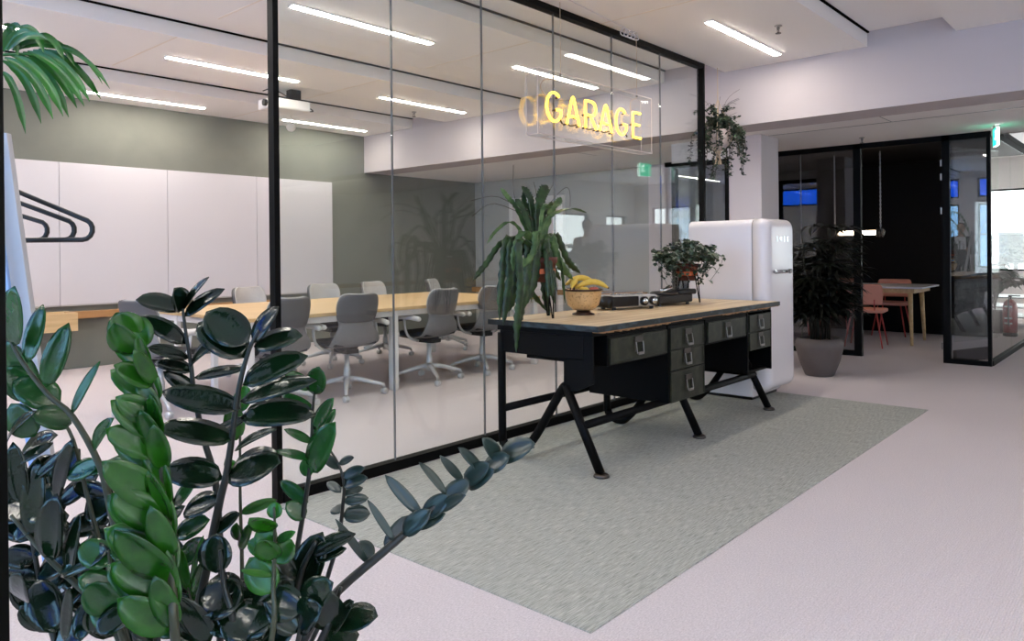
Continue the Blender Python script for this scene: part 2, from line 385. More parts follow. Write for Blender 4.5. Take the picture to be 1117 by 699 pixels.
tb = MB().box(-.02, .42, -.34, -.3, 0, .19).box(-.02, .42, -.04, 0, 0, .19).box(-.02, .02, -.3, -.04, 0, .19).box(.38, .42, -.3, -.04, 0, .19).box(.02, .38, -.3, -.04, 0, .02)
tb.build('tray_box', M['oak'], bx_, bevel=.002)

# ------------------------------------------------------------------ glass partition
GX = [1.98, 2.718, 3.454, 4.192, 4.928, 5.665, 6.40]
gw = thing('glass_partition', 'frameless jointed glass wall with black edge frame in front of the meeting room', 'glass wall', (0, 3.31, 0))
for a, b in zip(GX, GX[1:]):
    box(a+.003, b-.003, -.006, .006, .05, CZ-.04).build('pane', M['glass'], gw)
for x in GX[1:-1]: box(x-.0024, x+.0024, -.007, .007, .05, CZ-.04).build('joint', M['seam'], gw)
box(1.962, 1.992, -.025, .025, 0, CZ).build('post', M['blackm'], gw)
box(6.39, 6.43, -.03, .03, 0, CZ).build('post', M['blackm'], gw)
box(1.995, 6.39, -.03, .03, 0, .055).build('base_track', M['blackm'], gw)
box(1.995, 6.39, -.03, .03, CZ-.045, CZ).build('top_track', M['blackm'], gw)
# door jamb by the camera
jb = at(-60, 300, .9)
jamb = thing('door_frame', 'black upright door frame filling the left edge of the photo', 'door frame', (0, 0, 0))
J0 = at(8, 349, .85); ax = Vector((RT.x, RT.y, 0)).normalized(); fx = Vector((FW.x, FW.y, 0)).normalized()
T = Matrix(((ax.x, fx.x, 0, J0.x), (ax.y, fx.y, 0, J0.y), (0, 0, 1, 0), (0, 0, 0, 1)))
MB().box(-.12, 0, -.04, .0, 0, CZ, T).build('upright', M['blackm'], jamb, bevel=.003)
MB().box(-.12, -.10, -.05, -.04, 0, CZ, T).build('stop', M['blackm'], jamb)

# ------------------------------------------------------------------ dark room partition
dp = thing('glass_partition', 'black framed dark glass front of the small room beyond the fridge', 'glass wall', (9.03, 0, 0))
for y0, y1 in ((2.76, 3.36), (3.37, 4.2), (4.21, 5.1)): box(-.006, .006, y0, y1, .06, 2.4).build('pane', M['darkglass'], dp)
box(-.006, .006, 1.455, 1.79, .06, 2.4).build('pane', M['darkglass'], dp)
MB().box(-.03, .03, 2.68, 2.76, 0, 2.42).build('post', M['blackm'], dp)
MB().box(-.03, .03, 1.79, 1.86, 0, 2.42).build('post', M['blackm'], dp)
MB().box(-.025, .025, 1.42, 1.455, 0, 2.42).build('post', M['blackm'], dp)
MB().box(-.03, .03, 2.76, 5.2, 0, .06).build('base_track', M['blackm'], dp)
MB().box(-.03, .03, 1.455, 1.79, 0, .05).build('base_track', M['blackm'], dp)
MB().box(-.03, .03, 1.42, 5.2, 2.36, 2.42).build('top_track', M['blackm'], dp)
box(-.008, .008, 3.36, 3.37, .06, 2.4).build('joint', M['seam'], dp)
for z in (2.13, 1.98, 1.62, .18): box(-.036, -.03, 1.862, 1.875, z-.035, z+.035).build('hinge', M['steel'], dp)
sp = thing('glass_partition', 'clear side glass running away to the right beyond the dark post', 'glass wall', (9.06, 1.437, 0))
for x in (0, 1.3, 2.6): box(x+.003, x+1.297, -.006, .006, .05, 2.4).build('pane', M['sideglass'], sp)
box(0, 3.9, -.025, .025, 0, .05).build('base_track', M['blackm'], sp)
dl = thing('glass_door', 'open glass door leaf with low black kick rail behind the dark pane', 'door', (9.09, 1.77, 0), math.radians(-20))
box(0, .84, -.005, .005, .22, 2.3).build('pane', M['glass'], dl); box(0, .62, -.02, .02, .0, .13).build('kick_rail', M['blackm'], dl)
MB().tube([(.72, -.05, 1.03), (.86, -.05, 1.03)], .01).build('handle', M['steel'], dl, True)

# ------------------------------------------------------------------ ceiling lights
def make_light(L, label, loc, group, rz=0):
    t = thing('ceiling_light', label, 'ceiling light', loc, rz, group)
    MB().box(-L/2-.012, L/2+.012, -.04, -.028, -.008, 0).box(-L/2-.012, L/2+.012, .028, .04, -.008, 0).box(-L/2-.012, -L/2, -.028, .028, -.008, 0).box(L/2, L/2+.012, -.028, .028, -.008, 0).build('frame', M['frame'], t)
    box(-L/2, L/2, -.028, .028, -.013, 0).build('diffuser', M['lamp'], t)
    return t
rows = [-3.3, -1.32, .66, 2.64, 4.6, 6.58, 8.56]
cols = [-1.5, -1.1, 1.22, 3.55, 5.9]
vis = {(4, 3): 'long ceiling strip light nearest the top edge of the photo',
       (5, 3): 'ceiling strip light just left of the tall black glass post, middle row', (6, 3): 'thin ceiling strip light in the rearmost row, left, just beside the palm tips',
       (5, 4): 'ceiling strip light in the middle row right of the first glass joint', (6, 4): 'rearmost ceiling strip light, right above the white globe',
       (4, 4): 'ceiling strip light seen directly behind the neon sign', (3, 4): 'ceiling strip light in the hall, right of the glass wall and hanging plant',
       (5, 2): 'ceiling strip light at the far left, half hidden by palm leaves'}
L0 = None
for i, y in enumerate(rows):
    for j, x in enumerate(cols):
        if j == 0 or i == 2 or (i, j) in ((3, 3), (0, 4), (1, 4)): continue
        lab = vis.get((i, j), 'slim white ceiling strip light outside the photo frame')
        if L0 is None: L0 = make_light(1.3, lab, (x, y, CZ), 'ceiling strip lights')
        else: dup(L0, (x, y, CZ), 0, lab)
for x, y in ((14, -2.0), (17.5, -2.0), (14.5, 2.6), (17.5, 2.6), (14, 6), (17.5, 6)):
    dup(L0, (x, y, 3.25), .0, 'bright ceiling strip light in the far daylit room, right edge' if (x, y) == (17.5, 2.6) else 'slim white ceiling strip light in the far room, hidden from view')
# sprinklers, globe, projector
def sprinkler(loc, label):
    t = thing('sprinkler_head', label, 'sprinkler', loc, 0, 'sprinkler heads')
    MB().lathe([(.03, 0), (.03, -.006), (.012, -.008), (.012, -.03)], 12).build('base', M['steel'], t)
    MB().tube([(.012, 0, -.03), (.016, 0, -.045), (.006, 0, -.058)], .003, 6).tube([(-.012, 0, -.03), (-.016, 0, -.045), (-.006, 0, -.058)], .003, 6).lathe([(.022, -.058), (.022, -.062)], 12).build('deflector', M['steeld'], t)
sprinkler((5.73, 2.30, CZ), 'small sprinkler head on the hall ceiling beside the strip light')
sprinkler((8.53, 2.52, LZ), 'small sprinkler head on the low ceiling before the dark room')
sprinkler((6.1, 7.0, CZ), 'small sprinkler head on the meeting room ceiling behind the glass joint')
gl = thing('globe_sensor', 'small white globe hanging under the ceiling right of the black post', 'globe', (4.98, 7.95, CZ))
MB().tube([(0, 0, 0), (0, 0, -.15)], .003, 6).build('cord', M['greyp'], gl); MB().ball((0, 0, -.205), .058, 20).build('ball', M['white'], gl, True)
pj = thing('projector', 'white projector on a black bracket hung from the meeting room ceiling', 'projector', (4.38, 7.0, CZ), -.05)
MB().box(-.30, .16, -.14, .14, -.235, -.125).build('body', M['white'], pj, bevel=.02)
MB().box(-.02, .10, -.05, .05, -.10, 0).box(-.10, .14, -.08, .08, -.125, -.10).build('bracket', M['blackm'], pj, bevel=.004)
MB().tube(smooth_path([(-.02, 0, -.08), (-.12, 0, -.04), (-.22, 0, -.02), (-.3, .02, -.05)]), .006, 6).tube(smooth_path([(.1, 0, -.1), (.2, 0, -.15), (.27, 0, -.19), (.2, 0, -.2)]), .006, 6).build('cable', M['plastic'], pj)
MB().tube([(-.30, -.05, -.18), (-.33, -.05, -.18)], .035, 16).build('lens', M['plastic'], pj)

# ------------------------------------------------------------------ meeting table
TX0, TX1, TY0, TY1 = 2.86, 6.32, 5.2, 6.95
tt = thing('meeting_table', 'long oak topped meeting table with white frame behind the glass wall', 'table', (0, 0, 0))
box(TX0, TX1, TY0, TY1, .712, .742).build('tabletop', M['oak'], tt, bevel=.004)
fr = MB()
fr.box(TX0+.05, TX1-.05, TY0+.03, TY0+.07, .66, .711).box(TX0+.05, TX1-.05, TY1-.07, TY1-.03, .66, .711)
for x in (TX0+.03, 4.28, TX1-.08): fr.box(x, x+.05, TY0+.071, TY1-.071, .66, .711)
fr.box(TX0+.035, TX0+.075, TY0+.09, TY1-.09, .555, .595)
fr.build('frame', M['white'], tt, bevel=.003)
for x in (TX0+.02, 4.28, TX1-.08):
    for y in (TY0+.02, TY1-.09): MB().box(x, x+.06, y, y+.07, .012, .711).box(x+.005, x+.055, y+.005, y+.065, 0, .012).build('leg', M['white'], tt, bevel=.004)
for y in (5.75, 6.4): MB().box(TX0+.02, TX0+.06, y, y+.05, 0, .711).build('leg', M['white'], tt, bevel=.004)

# ------------------------------------------------------------------ office chairs (face +y)
def make_chair(label, loc, rz, group):
    t = thing('office_chair', label, 'chair', loc, rz, group)
    # profile of shell: (y, z, halfwidth, lateral curve)
    prof = [(-.275, .885, .12, .035), (-.272, .872, .165, .045), (-.262, .835, .19, .055), (-.245, .77, .198, .06), (-.232, .70, .192, .06), (-.226, .645, .165, .055), (-.228, .60, .168, .05), (-.222, .535, .215, .045), (-.19, .465, .238, .035), (-.12, .43, .24, .02), (0, .42, .24, .012), (.14, .425, .235, .01), (.22, .435, .2, .006)]
    def surf(p, off, wm=1.0):
        mb = MB(); mb.open = True; vs = []; K = 8
        for i, (y, z, hw, cu) in enumerate(p):
            a = p[max(i-1, 0)]; b = p[min(i+1, len(p)-1)]; ty, tz = b[0]-a[0], b[1]-a[1]; l = math.hypot(ty, tz); ny, nz = -tz/l, ty/l
            if ny*1+nz*.2 < 0: ny, nz = -ny, -nz
            for k in range(K+1):
                u = -1+2*k/K; e = abs(u)**2.2
                vs.append((hw*wm*u, y+ny*(off+cu*e*1.2), z+nz*(off+cu*e*.8)))
        mb.add(vs, [(i*(K+1)+k, i*(K+1)+k+1, (i+1)*(K+1)+k+1, (i+1)*(K+1)+k) for i in range(len(p)-1) for k in range(K)])
        return mb
    surf(prof, 0).build('shell', M['shell'], t, True, thick=.014, sub=1)
    surf(prof[:6], -.016, 1.02).build('back_shell', M['shelld'], t, True, thick=.012, sub=1)
    surf(prof[:6], .018, .95).build('back_pad', M['pad'], t, True, thick=.016, sub=1)
    MB().prism([(-.2, -.16), (.2, -.16), (.22, .0), (.215, .18), (.16, .225), (-.16, .225), (-.215, .18), (-.22, 0)], .445, .485).build('seat_cushion', M['cushion'], t, True, bevel=.012)
    MB().lathe([(.07, .385), (.09, .40), (.10, .415)], 16).box(-.06, .06, -.1, .12, .37, .405).build('seat_mechanism', M['rubber'], t)
    for s in (-1, 1):
        MB().tube(smooth_path([(s*.16, -.02, .40), (s*.255, -.02, .43), (s*.30, .0, .50), (s*.30, .02, .61)], 4), .012, 8).build('arm_support', M['alu'], t, True)
        MB().tube(smooth_path([(s*.30, -.19, .618), (s*.303, -.08, .63), (s*.30, .05, .632), (s*.285, .13, .622)], 4), [.016]+[.024]*11+[.016], 8).build('armrest', M['arm'], t, True)
    MB().lathe([(.03, .10), (.03, .24), (.022, .25), (.022, .385)], 14).build('gas_column', M['alu'], t, True)
    for q in range(4):
        a = PI/4+q*PI/2+.25; c, s = math.cos(a), math.sin(a)
        lg = MB().tube([(c*.02, s*.02, .145), (c*.10, s*.10, .14), (c*.25, s*.25, .10), (c*.31, s*.31, .085), (c*.315, s*.315, .06)], [.03, .024, .018, .015, .012], 8).build('leg', M['alu'], t, True)
        Tm = Matrix.Translation((c*.315, s*.315, .028)) @ Euler((0, PI/2, a+PI/2+.6)).to_matrix().to_4x4()
        MB().lathe([(.012, -.022), (.027, -.020), (.028, -.004), (.02, 0), (.028, .004), (.027, .020), (.012, .022)], 16, Tm).build('caster', M['alu'], lg, True)
    return t
near = [(3.19, 'first near side office chair, half behind the tall black glass post', .06), (3.88, 'near side office chair between the black post and the first glass joint', -.12), (4.83, 'near side office chair right of the white table leg', .05), (5.56, 'near side office chair at the table, right behind the desk plant', -.1)]
ch0 = None
for x, lab, rz in near:
    if ch0 is None: ch0 = make_chair(lab, (x, 5.36, 0), rz, 'grey office chairs around the meeting table')
    else: dup(ch0, (x, 5.36, 0), rz, lab)
for x, lab, rz in [(4.0, 'far side office chair left of the tall black post', .1), (4.86, 'far side office chair before the end of the last whiteboard', -.15), (5.6, 'far side office chair before the green wall at the first glass joint', .1), (6.62, 'far side office chair at the right end of the table', .5)]:
    dup(ch0, (x, 6.98, 0), PI+rz, lab)
dup(ch0, (2.55, 5.95, 0), -PI/2+.3, 'office chair at the left end of the table, mostly hidden by foreground leaves')

# ------------------------------------------------------------------ the old steel desk
DX0, DX1, DY0, DY1, DZ = 3.29, 5.745, 2.31, 3.12, .82
dk = thing('steel_desk', 'long old industrial desk with worn wooden top, olive drawers and black tube legs', 'desk', (0, 0, 0))
box(DX0+.012, DX1-.012, DY0+.012, DY1-.012, DZ-.008, DZ).build('desk_top', M['desktop'], dk, bevel=.003)
# edge band with chipped front lower edge
eb = MB().box(DX0, DX1, DY0, DY1, DZ-.032, DZ-.008)
eb.box(DX0, DX1, DY0, DY0+.012, DZ-.008, DZ-.001).box(DX0, DX1, DY1-.012, DY1, DZ-.008, DZ-.001).box(DX0, DX0+.012, DY0+.012, DY1-.012, DZ-.008, DZ-.001).box(DX1-.012, DX1, DY0+.012, DY1-.012, DZ-.008, DZ-.001)
eb.build('edge_band', M['deskedge'], dk)
rn = random.Random(3); pts = []; n = 90
ck = MB()
for i in range(n):
    x0 = DX0+.02+(DX1-DX0-.04)*i/n; x1 = DX0+.02+(DX1-DX0-.04)*(i+1)/n; h = .004+.010*rn.random()*(1 if math.sin(i*.35)+math.sin(i*.11) > -.3 else .1)
    ck.box(x0, x1, DY0+.001, DY0+.05, DZ-.032-h, DZ-.031)
ck.build('chipped_edge', M['chip'], dk)
cb = MB()
cb.box(DX0+.03, DX1-.03, DY0+.06, DY1-.05, .755, DZ-.033)      # under frame
cb.box(3.32, 3.345, 2.43, 3.05, .625, .755)                     # left apron
cb.box(3.46, 4.11, DY0+.06, 2.96, .58, .755)                    # drawer 1 housing
cb.box(4.12, 4.6, DY0+.055, 2.97, .27, .755)                    # pedestal
cb.box(4.62, 5.26, DY0+.06, 2.96, .585, .755)
cb.box(5.27, 5.71, 2.40, 2.97, .295, .315).box(5.27, 5.29, DY0+.055, 2.97, .295, .755).box(5.69, 5.71, DY0+.055, 2.97, .295, .755).box(5.29, 5.69, 2.9, 2.97, .315, .755).box(5.29, 5.69, DY0+.07, 2.9, .47, .49)
cb.build('cabinet_body', M['deskblack'], dk, bevel=.003)
# gusset plates
MT = Matrix(((0, 0, 1, 0), (1, 0, 0, 0), (0, 1, 0, 0), (0, 0, 0, 1)))   # (a,b,c)->(c,a,b)
for x in (3.33, 4.44, 5.55):
    gu = MB().prism([(2.37, .755), (2.60, .755), (2.57, .62), (2.57, .47), (2.54, .44), (2.48, .45), (2.37, .50)], x-.006, x+.006, MT).build('gusset_plate', M['deskblack'], dk)
def handle(cx, cz, parent, tilt=0, s=1.0):
    m = MB(); w, h = .041*s, .047*s; y = DY0+.047
    m.box(cx-w, cx+w, y-.006, y, cz+h*.35, cz+h*1.1).box(cx-w, cx-w+.005, y-.006, y, cz-h*.8, cz+h*.4).box(cx+w-.005, cx+w, y-.006, y, cz-h*.8, cz+h*.4)
    hb = m.build('handle_plate', M['steeld'], parent, bevel=.001)
    z1 = cz+h*.45; y1 = y-.008
    MB().tube([(cx-w+.004, y1, z1), (cx-w+.006+tilt, y1-.008, cz-h*.95), (cx+w-.006+tilt, y1-.008, cz-h*.95), (cx+w-.004, y1, z1)], .0035, 6).box(cx-w*.7+tilt, cx+w*.7+tilt, y1-.014, y1-.004, cz-h*1.12, cz-h*.82).build('pull', M['steel'], parent, bevel=.002)
for (x0, x1, z0, z1, lab, hx, hz, tl) in ((3.475, 4.095, .59, .735, None, 3.765, .672, 0), (4.14, 4.578, .60, .735, None, 4.36, .668, .008), (4.14, 4.572, .472, .595, None, 4.345, .545, 0), (4.14, 4.578, .27, .462, None, 4.36, .375, .002),
    (4.64, 5.235, .598, .735, None, 4.93, .665, 0), (5.295, 5.688, .61, .738, None, 5.48, .68, 0), (5.295, 5.686, .475, .603, None, 5.48, .55, .004)):
    m = MB().box(x0, x1, DY0+.05, DY0+.072, z0, z1)
    m.box(x0, x1, DY0+.046, DY0+.05, z0, z0+.008).box(x0, x1, DY0+.046, DY0+.05, z1-.008, z1).box(x0, x0+.008, DY0+.046, DY0+.05, z0+.008, z1-.008).box(x1-.008, x1, DY0+.046, DY0+.05, z0+.008, z1-.008)
    d = m.build('drawer', M['deskgreen'], dk, bevel=.0015); handle(hx, hz, d, tl)
for x in (3.33, 4.44, 5.55):
    p = [(x, 3.045, .74), (x, 3.045, .14), (x, 3.035, .085), (x, 3.005, .045), (x, 2.96, .032), (x, 2.915, .035), (x, 2.88, .055), (x, 2.78, .16), (x, 2.60, .43), (x, 2.565, .47)]
    MB().tube(smooth_path(p, 4), .025, 12).build('bent_leg', M['deskblack'], dk, True)
    f = MB().tube([(x, 2.56, .47), (x, 2.33, .02)], .026, 12).build('front_leg', M['deskblack'], dk, True)
    MB().lathe([(.042, 0), (.044, .006), (.040, .014), (.028, .022)], 16, Matrix.Translation((x, 2.325, .0052))).build('foot', M['steeld'], f, True)
MB().tube([(3.33, 2.44, .265), (5.55, 2.44, .265)], .023, 10).build('stretcher', M['deskblack'], dk, True)
MB().tube([(3.33, 3.035, .285), (5.55, 3.035, .285)], .023, 10).build('stretcher', M['deskblack'], dk, True)

# ------------------------------------------------------------------ fridge
fg = thing('retro_fridge', 'white rounded retro fridge standing behind the right end of the desk', 'fridge', (5.795, 2.42, 0))
def rrect(x0, x1, z0, z1, rt, rb, n=8):
    P = []
    for cx_, cz_, r_, a0 in ((x1-rt, z1-rt, rt, 0), (x0+rt, z1-rt, rt, 90), (x0+rb, z0+rb, rb, 180), (x1-rb, z0+rb, rb, 270)):
        for i in range(n+1): a = math.radians(a0+90*i/n); P.append((cx_+r_*math.cos(a), cz_+r_*math.sin(a)))
    return P
def loft_y(layers):
    m = MB(); n = len(layers[0][1])
    vs = [(p[0], y, p[1]) for y, P in layers for p in P]
    fs = [(i*n+k, i*n+(k+1) % n, (i+1)*n+(k+1) % n, (i+1)*n+k) for i in range(len(layers)-1) for k in range(n)]
    fs += [tuple(range(n)), tuple((len(layers)-1)*n+k for k in range(n))]
    return m.add(vs, fs)
loft_y([(.142, rrect(0, .56, .03, 1.47, .06, .015)), (.70, rrect(0, .56, .03, 1.47, .06, .015))]).build('body', M['fridge'], fg, True, bevel=.004)
loft_y([(.13, rrect(.006, .554, .09, 1.462, .058, .05)), (.142, rrect(.006, .554, .09, 1.462, .058, .05))]).build('gasket', M['gasket'], fg)
dl_ = [(.13, rrect(0, .56, .085, 1.475, .062, .06))]
for q in range(0, 9):
    a = q/8*PI/2; e_ = .07*(1-math.cos(a)); dl_.append((.075*(1-math.sin(a)), rrect(e_, .56-e_, .085+e_, 1.475-e_, max(.02, .062-e_*.3), max(.02, .06-e_*.3))))
loft_y(dl_).build('door', M['fridge'], fg, True)
MB().box(.03, .53, .16, .68, .0055, .06).build('plinth', M['plastic'], fg)
hd = MB().tube([(.06, -.032, 1.045), (.33, -.032, 1.045)], .016, 10).ball((.35, -.032, 1.045), .022, 10).tube([(.10, .01, 1.045), (.10, -.03, 1.045)], .013, 8).tube([(.29, .01, 1.045), (.29, -.03, 1.045)], .013, 8)
hd.build('door_handle', M['chrome'], fg, True)
def text_mesh(txt, size, T, name, m, parent, ext=.002):
    cu = bpy.data.curves.new('t', 'FONT'); cu.body = txt; cu.size = size; cu.extrude = ext; cu.align_x = 'CENTER'
    o = bpy.data.objects.new('t', cu); COL.objects.link(o); dg = bpy.context.evaluated_depsgraph_get(); dg.update()
    me = bpy.data.meshes.new_from_object(o.evaluated_get(dg)); me.transform(T); COL.objects.unlink(o); bpy.data.objects.remove(o)
    me.materials.clear(); me.materials.append(m); n = bpy.data.objects.new(name, me); COL.objects.link(n); n.parent = parent; return n
TXZ = Matrix(((1, 0, 0, 0), (0, 0, -1, 0), (0, 1, 0, 0), (0, 0, 0, 1)))
text_mesh('S  M  E  G', .06, Matrix.Translation((.28, -.002, 1.29)) @ TXZ, 'lettering', M['chrome'], fg)

# ------------------------------------------------------------------ neon sign
sg = thing('neon_sign', 'yellow neon sign reading GARAGE in a clear acrylic box on two wires', 'sign', (0, 0, 0))
SX0, SX1, SY0, SY1, SZ0, SZ1 = 3.82, 5.256, 3.15, 3.25, 2.005, 2.444
ab = MB()
for a in ((SX0, SX1, SY0, SY0+.005, SZ0, SZ1), (SX0, SX1, SY1-.005, SY1, SZ0, SZ1), (SX0, SX0+.005, SY0, SY1, SZ0, SZ1), (SX1-.005, SX1, SY0, SY1, SZ0, SZ1), (SX0, SX1, SY0, SY1, SZ1-.005, SZ1), (SX0, SX1, SY0, SY1, SZ0, SZ0+.005)): ab.box(*a)
ab.build('acrylic_box', M['acrylic'], sg)
e = .0022; ed = MB()
for y in (SY0, SY1):
    for z in (SZ0, SZ1): ed.box(SX0, SX1, y-e, y+e, z-e, z+e)
    for x in (SX0, SX1): ed.box(x-e, x+e, y-e, y+e, SZ0, SZ1)
for x in (SX0, SX1):
    for z in (SZ0, SZ1): ed.box(x-e, x+e, SY0, SY1, z-e, z+e)
ed.build('box_edges', M['edgeac'], sg)
def arc(cx, cy, rx, ry, a0, a1, n=12): return [(cx+rx*math.cos(math.radians(a0+(a1-a0)*i/n)), cy+ry*math.sin(math.radians(a0+(a1-a0)*i/n))) for i in range(n+1)]
G = [arc(.5, .5, .5, .5, 50, 330, 20)[:-1] + [(.97, .25), (.97, .42), (.62, .42)]]
Al = [[(0, 0), (.42, .93), (.5, 1), (.58, .93), (1, 0)], [(.2, .3), (.8, .3)]]
Rl = [[(.05, 0), (.05, 1), (.55, 1)] + arc(.58, .74, .36, .26, 80, -80, 8) + [(.05, .48)], [(.5, .46), (.98, 0)]]
El = [[(.9, 1), (.08, 1), (.08, 0), (.95, 0)], [(.08, .52), (.8, .52)]]
lets = [(G, 3.84, 4.0), (Al, 4.055, 4.20), (Rl, 4.265, 4.405), (Al, 4.445, 4.60), (G, 4.655, 4.80), (El, 4.875, 5.0)]
for g, x0, x1 in lets:
    x0 *= 1.034; x1 *= 1.034
    m = MB(); b = MB()
    for st in g:
        P = [Vector((x0+(x1-x0)*u, 3.195, 2.12+.197*v)) for u, v in st]; Q = []
        for i in range(len(P)-1):
            for k in range(3): Q.append(P[i].lerp(P[i+1], k/3))
        Q.append(P[-1]); m.tube(Q, .009, 8)
        for q in (Q[0], Q[-1]): b.tube([q, q+Vector((0, .03, -.004))], .007, 8); 
    l = m.build('neon_letter', M['neon'], sg, True); b.build('tube_end', M['neonb'], l)
    cr = MB()
    if g is not G: cr.tube([(x0+.02, 3.215, 2.13), ((x0+x1)/2, 3.22, 2.115), (x1-.01, 3.215, 2.13)], .006, 6)
    else: cr.tube([(x1-.01, 3.215, 2.16), (x1+.04, 3.22, 2.12)], .006, 6)
    cr.build('blacked_out_return', M['neonb'], l)
for x, z0 in ((4.135, 2.44), (5.12, 2.44)):
    MB().tube([(x, 3.2, z0), (x, 3.2, CZ)], .0022, 6).build('hanging_wire', M['rope'], sg)
    MB().lathe([(.008, 0), (.008, .02)], 10, Matrix.Translation((x, 3.2, SZ1))).build('wire_clamp', M['plastic'], sg)
MB().tube(smooth_path([(4.0, 3.21, 2.27), (3.95, 3.23, 2.34), (3.99, 3.23, 2.40), (4.11, 3.22, 2.42), (4.135, 3.2, 2.44)]), .003, 6).tube(smooth_path([(5.12, 3.2, 2.44), (5.06, 3.22, 2.40), (5.06, 3.22, 2.33)]), .003, 6).build('supply_cord', M['rope'], sg)
cc = thing('cable_coil', 'small coil of pale cable tied at the top frame of the glass wall', 'cable', (5.0, 3.2, CZ))
m = MB()
for i in range(4): m.tube([(-.05+.05*i+.05*math.cos(a), .0+.01*math.sin(a*2), -.035+.03*math.sin(a)) for a in [2*PI*q/16 for q in range(16)]], .004, 6, closed=True)
m.tube([(-.95, -.09, -.005), (-.1, -.02, -.01), (.1, 0, -.01)], .004, 6)
m.build('coil', M['label'], cc)

# ------------------------------------------------------------------ desk-top objects
def plant_stand(t, r, h, feet, ring_h=.03):
    MB().lathe([(r, h-ring_h), (r+.006, h-ring_h), (r+.006, h), (r, h)], 28, cap=False).build('stand_ring', M['copper'], t, thick=0)
    for a in feet:
        c, s = math.cos(a), math.sin(a); ta = Vector((-s, c, 0))*.03
        P0 = Vector((c*r, s*r, h-.01)); F = Vector((c*(r+.03), s*(r+.03), .004))
        MB().tube([P0-ta, F-ta*.12, F+ta*.12, P0+ta], .0045, 6).build('hairpin_leg', M['blackm'], t)
def pot_mesh(t, r, h, z, m, name='pot'):
    MB().lathe([(r*.72, z), (r*.95, z+h*.75), (r*1.02, z+h*.76), (r*1.04, z+h), (r*.96, z+h), (r*.93, z+h*.85), (.001, z+h*.84)], 28).build(name, m, t, True)
PB = on_z(583, 346, DZ)
p1 = thing('fishbone_cactus', 'large plant with drooping serrated strap leaves on hairpin stand, left end of desk', 'plant', (3.53, 2.90, DZ))
plant_stand(p1, .085, .30, (.3, 2.4, 4.5)); pot_mesh(p1, .10, .15, .22, M['terracotta'])
def local(px, py, Y, base): return on_y(px, py, Y) - Vector(base)
rn = random.Random(11)
b1 = Vector((3.53, 2.90, DZ))
straps = [  # tip px list from crown out, Y depth, width, pale?
 ([(575, 243), (552, 262), (530, 288), (516, 306)], 2.93, .035, 0), ([(578, 243), (556, 258), (548, 300), (545, 350)], 2.86, .05, 0),
 ([(580, 244), (560, 262), (556, 310), (549, 355)], 2.84, .055, 0), ([(582, 245), (567, 262), (568, 310), (565, 345), (563, 385)], 2.74, .05, 0),
 ([(583, 245), (578, 262), (576, 300), (568, 340), (563, 360)], 2.80, .06, 0), ([(580, 243), (572, 252), (562, 272), (560, 296)], 2.78, .045, 1),
 ([(583, 242), (585, 252), (582, 275), (570, 292)], 2.76, .045, 1), ([(588, 243), (586, 262), (584, 300), (572, 335)], 2.80, .065, 0),
 ([(590, 244), (596, 262), (599, 300), (606, 332)], 2.80, .055, 0), ([(592, 244), (602, 258), (610, 285), (625, 305)], 2.84, .055, 1),
 ([(592, 243), (606, 256), (620, 285), (633, 298)], 2.88, .045, 0), ([(590, 245), (600, 262), (603, 290), (612, 306)], 2.95, .04, 0),
 ([(586, 246), (592, 280), (594, 315), (600, 345)], 2.92, .05, 0), ([(575, 246), (566, 268), (574, 308), (597, 340)], 2.97, .035, 0),
 ([(578, 246), (568, 275), (562, 318), (555, 340)], 2.95, .05, 0), ([(584, 244), (596, 240), (620, 228), (640, 232)], 2.86, .03, 1),
 ([(578, 240), (565, 230), (553, 214), (546, 205)], 2.90, .03, 1), ([(582, 240), (576, 225), (570, 205), (566, 195)], 2.95, .0, 0),
 ([(584, 242), (580, 225), (576, 212), (569, 203)], 2.92, .045, 0), ([(586, 242), (588, 225), (592, 210), (597, 202)], 2.88, .07, 0),
 ([(580, 242), (572, 232), (566, 222), (562, 217)], 2.86, .045, 0), ([(590, 243), (600, 232), (608, 222), (612, 215)], 2.88, .045, 1),
 ([(583, 242), (578, 230), (572, 222), (571, 208)], 2.96, .04, 0), ([(588, 243), (592, 236), (600, 226), (602, 220)], 2.95, .04, 0),
 ([(578, 242), (560, 243), (543, 250), (531, 266)], 2.90, .02, 1), ([(584, 243), (592, 228), (602, 224), (586, 228)], 2.83, .03, 1)]
lv = [MB(), MB()]
for pts, Y, w, pale in straps:
    if w <= 0: continue
    P = [local(x, y, Y+.012*i, b1) for i, (x, y) in enumerate(pts)]
    P[0] = Vector((P[0].x*.5, P[0].y*.5, min(P[0].z, .40)))
    SP = smooth_path(P, 8); lv[pale].open = True
    lv[pale].strap(SP, w*1.08, side=(1, -.35, .05), serr=.3, fold=.22)
for k in range(18):
    a = rn.random()*2*PI; r_ = .08+.1*rn.random(); z = .02+.25*rn.random()
    P = [(0, 0, .38), (math.cos(a)*r_*.7, math.sin(a)*r_*.7, .42), (math.cos(a)*r_, math.sin(a)*r_, .3), (math.cos(a)*(r_+.02), math.sin(a)*(r_+.02), z+.06)]
    lv[k % 4 == 0].strap(smooth_path(P, 8), .034, side=(-math.sin(a), math.cos(a), .2), serr=.34, fold=.3)
lv[0].build('strap_leaves', M['cactus'], p1, True, thick=.0025); lv[1].build('strap_leaves', M['cactusl'], p1, True, thick=.0025)
tw = MB()
for pts in ([(583, 240), (562, 218), (560, 180)], [(583, 240), (545, 215), (514, 219)], [(583, 240), (540, 222), (515, 236)], [(585, 240), (596, 215), (604, 200)], [(585, 240), (612, 208), (621, 207), (622, 225)], [(585, 240), (585, 212), (582, 198)]):
    tw.tube(smooth_path([local(x, y, 2.9, b1) for x, y in pts], 4), .0018, 5)
tw.build('dry_stems', M['twig'], p1)

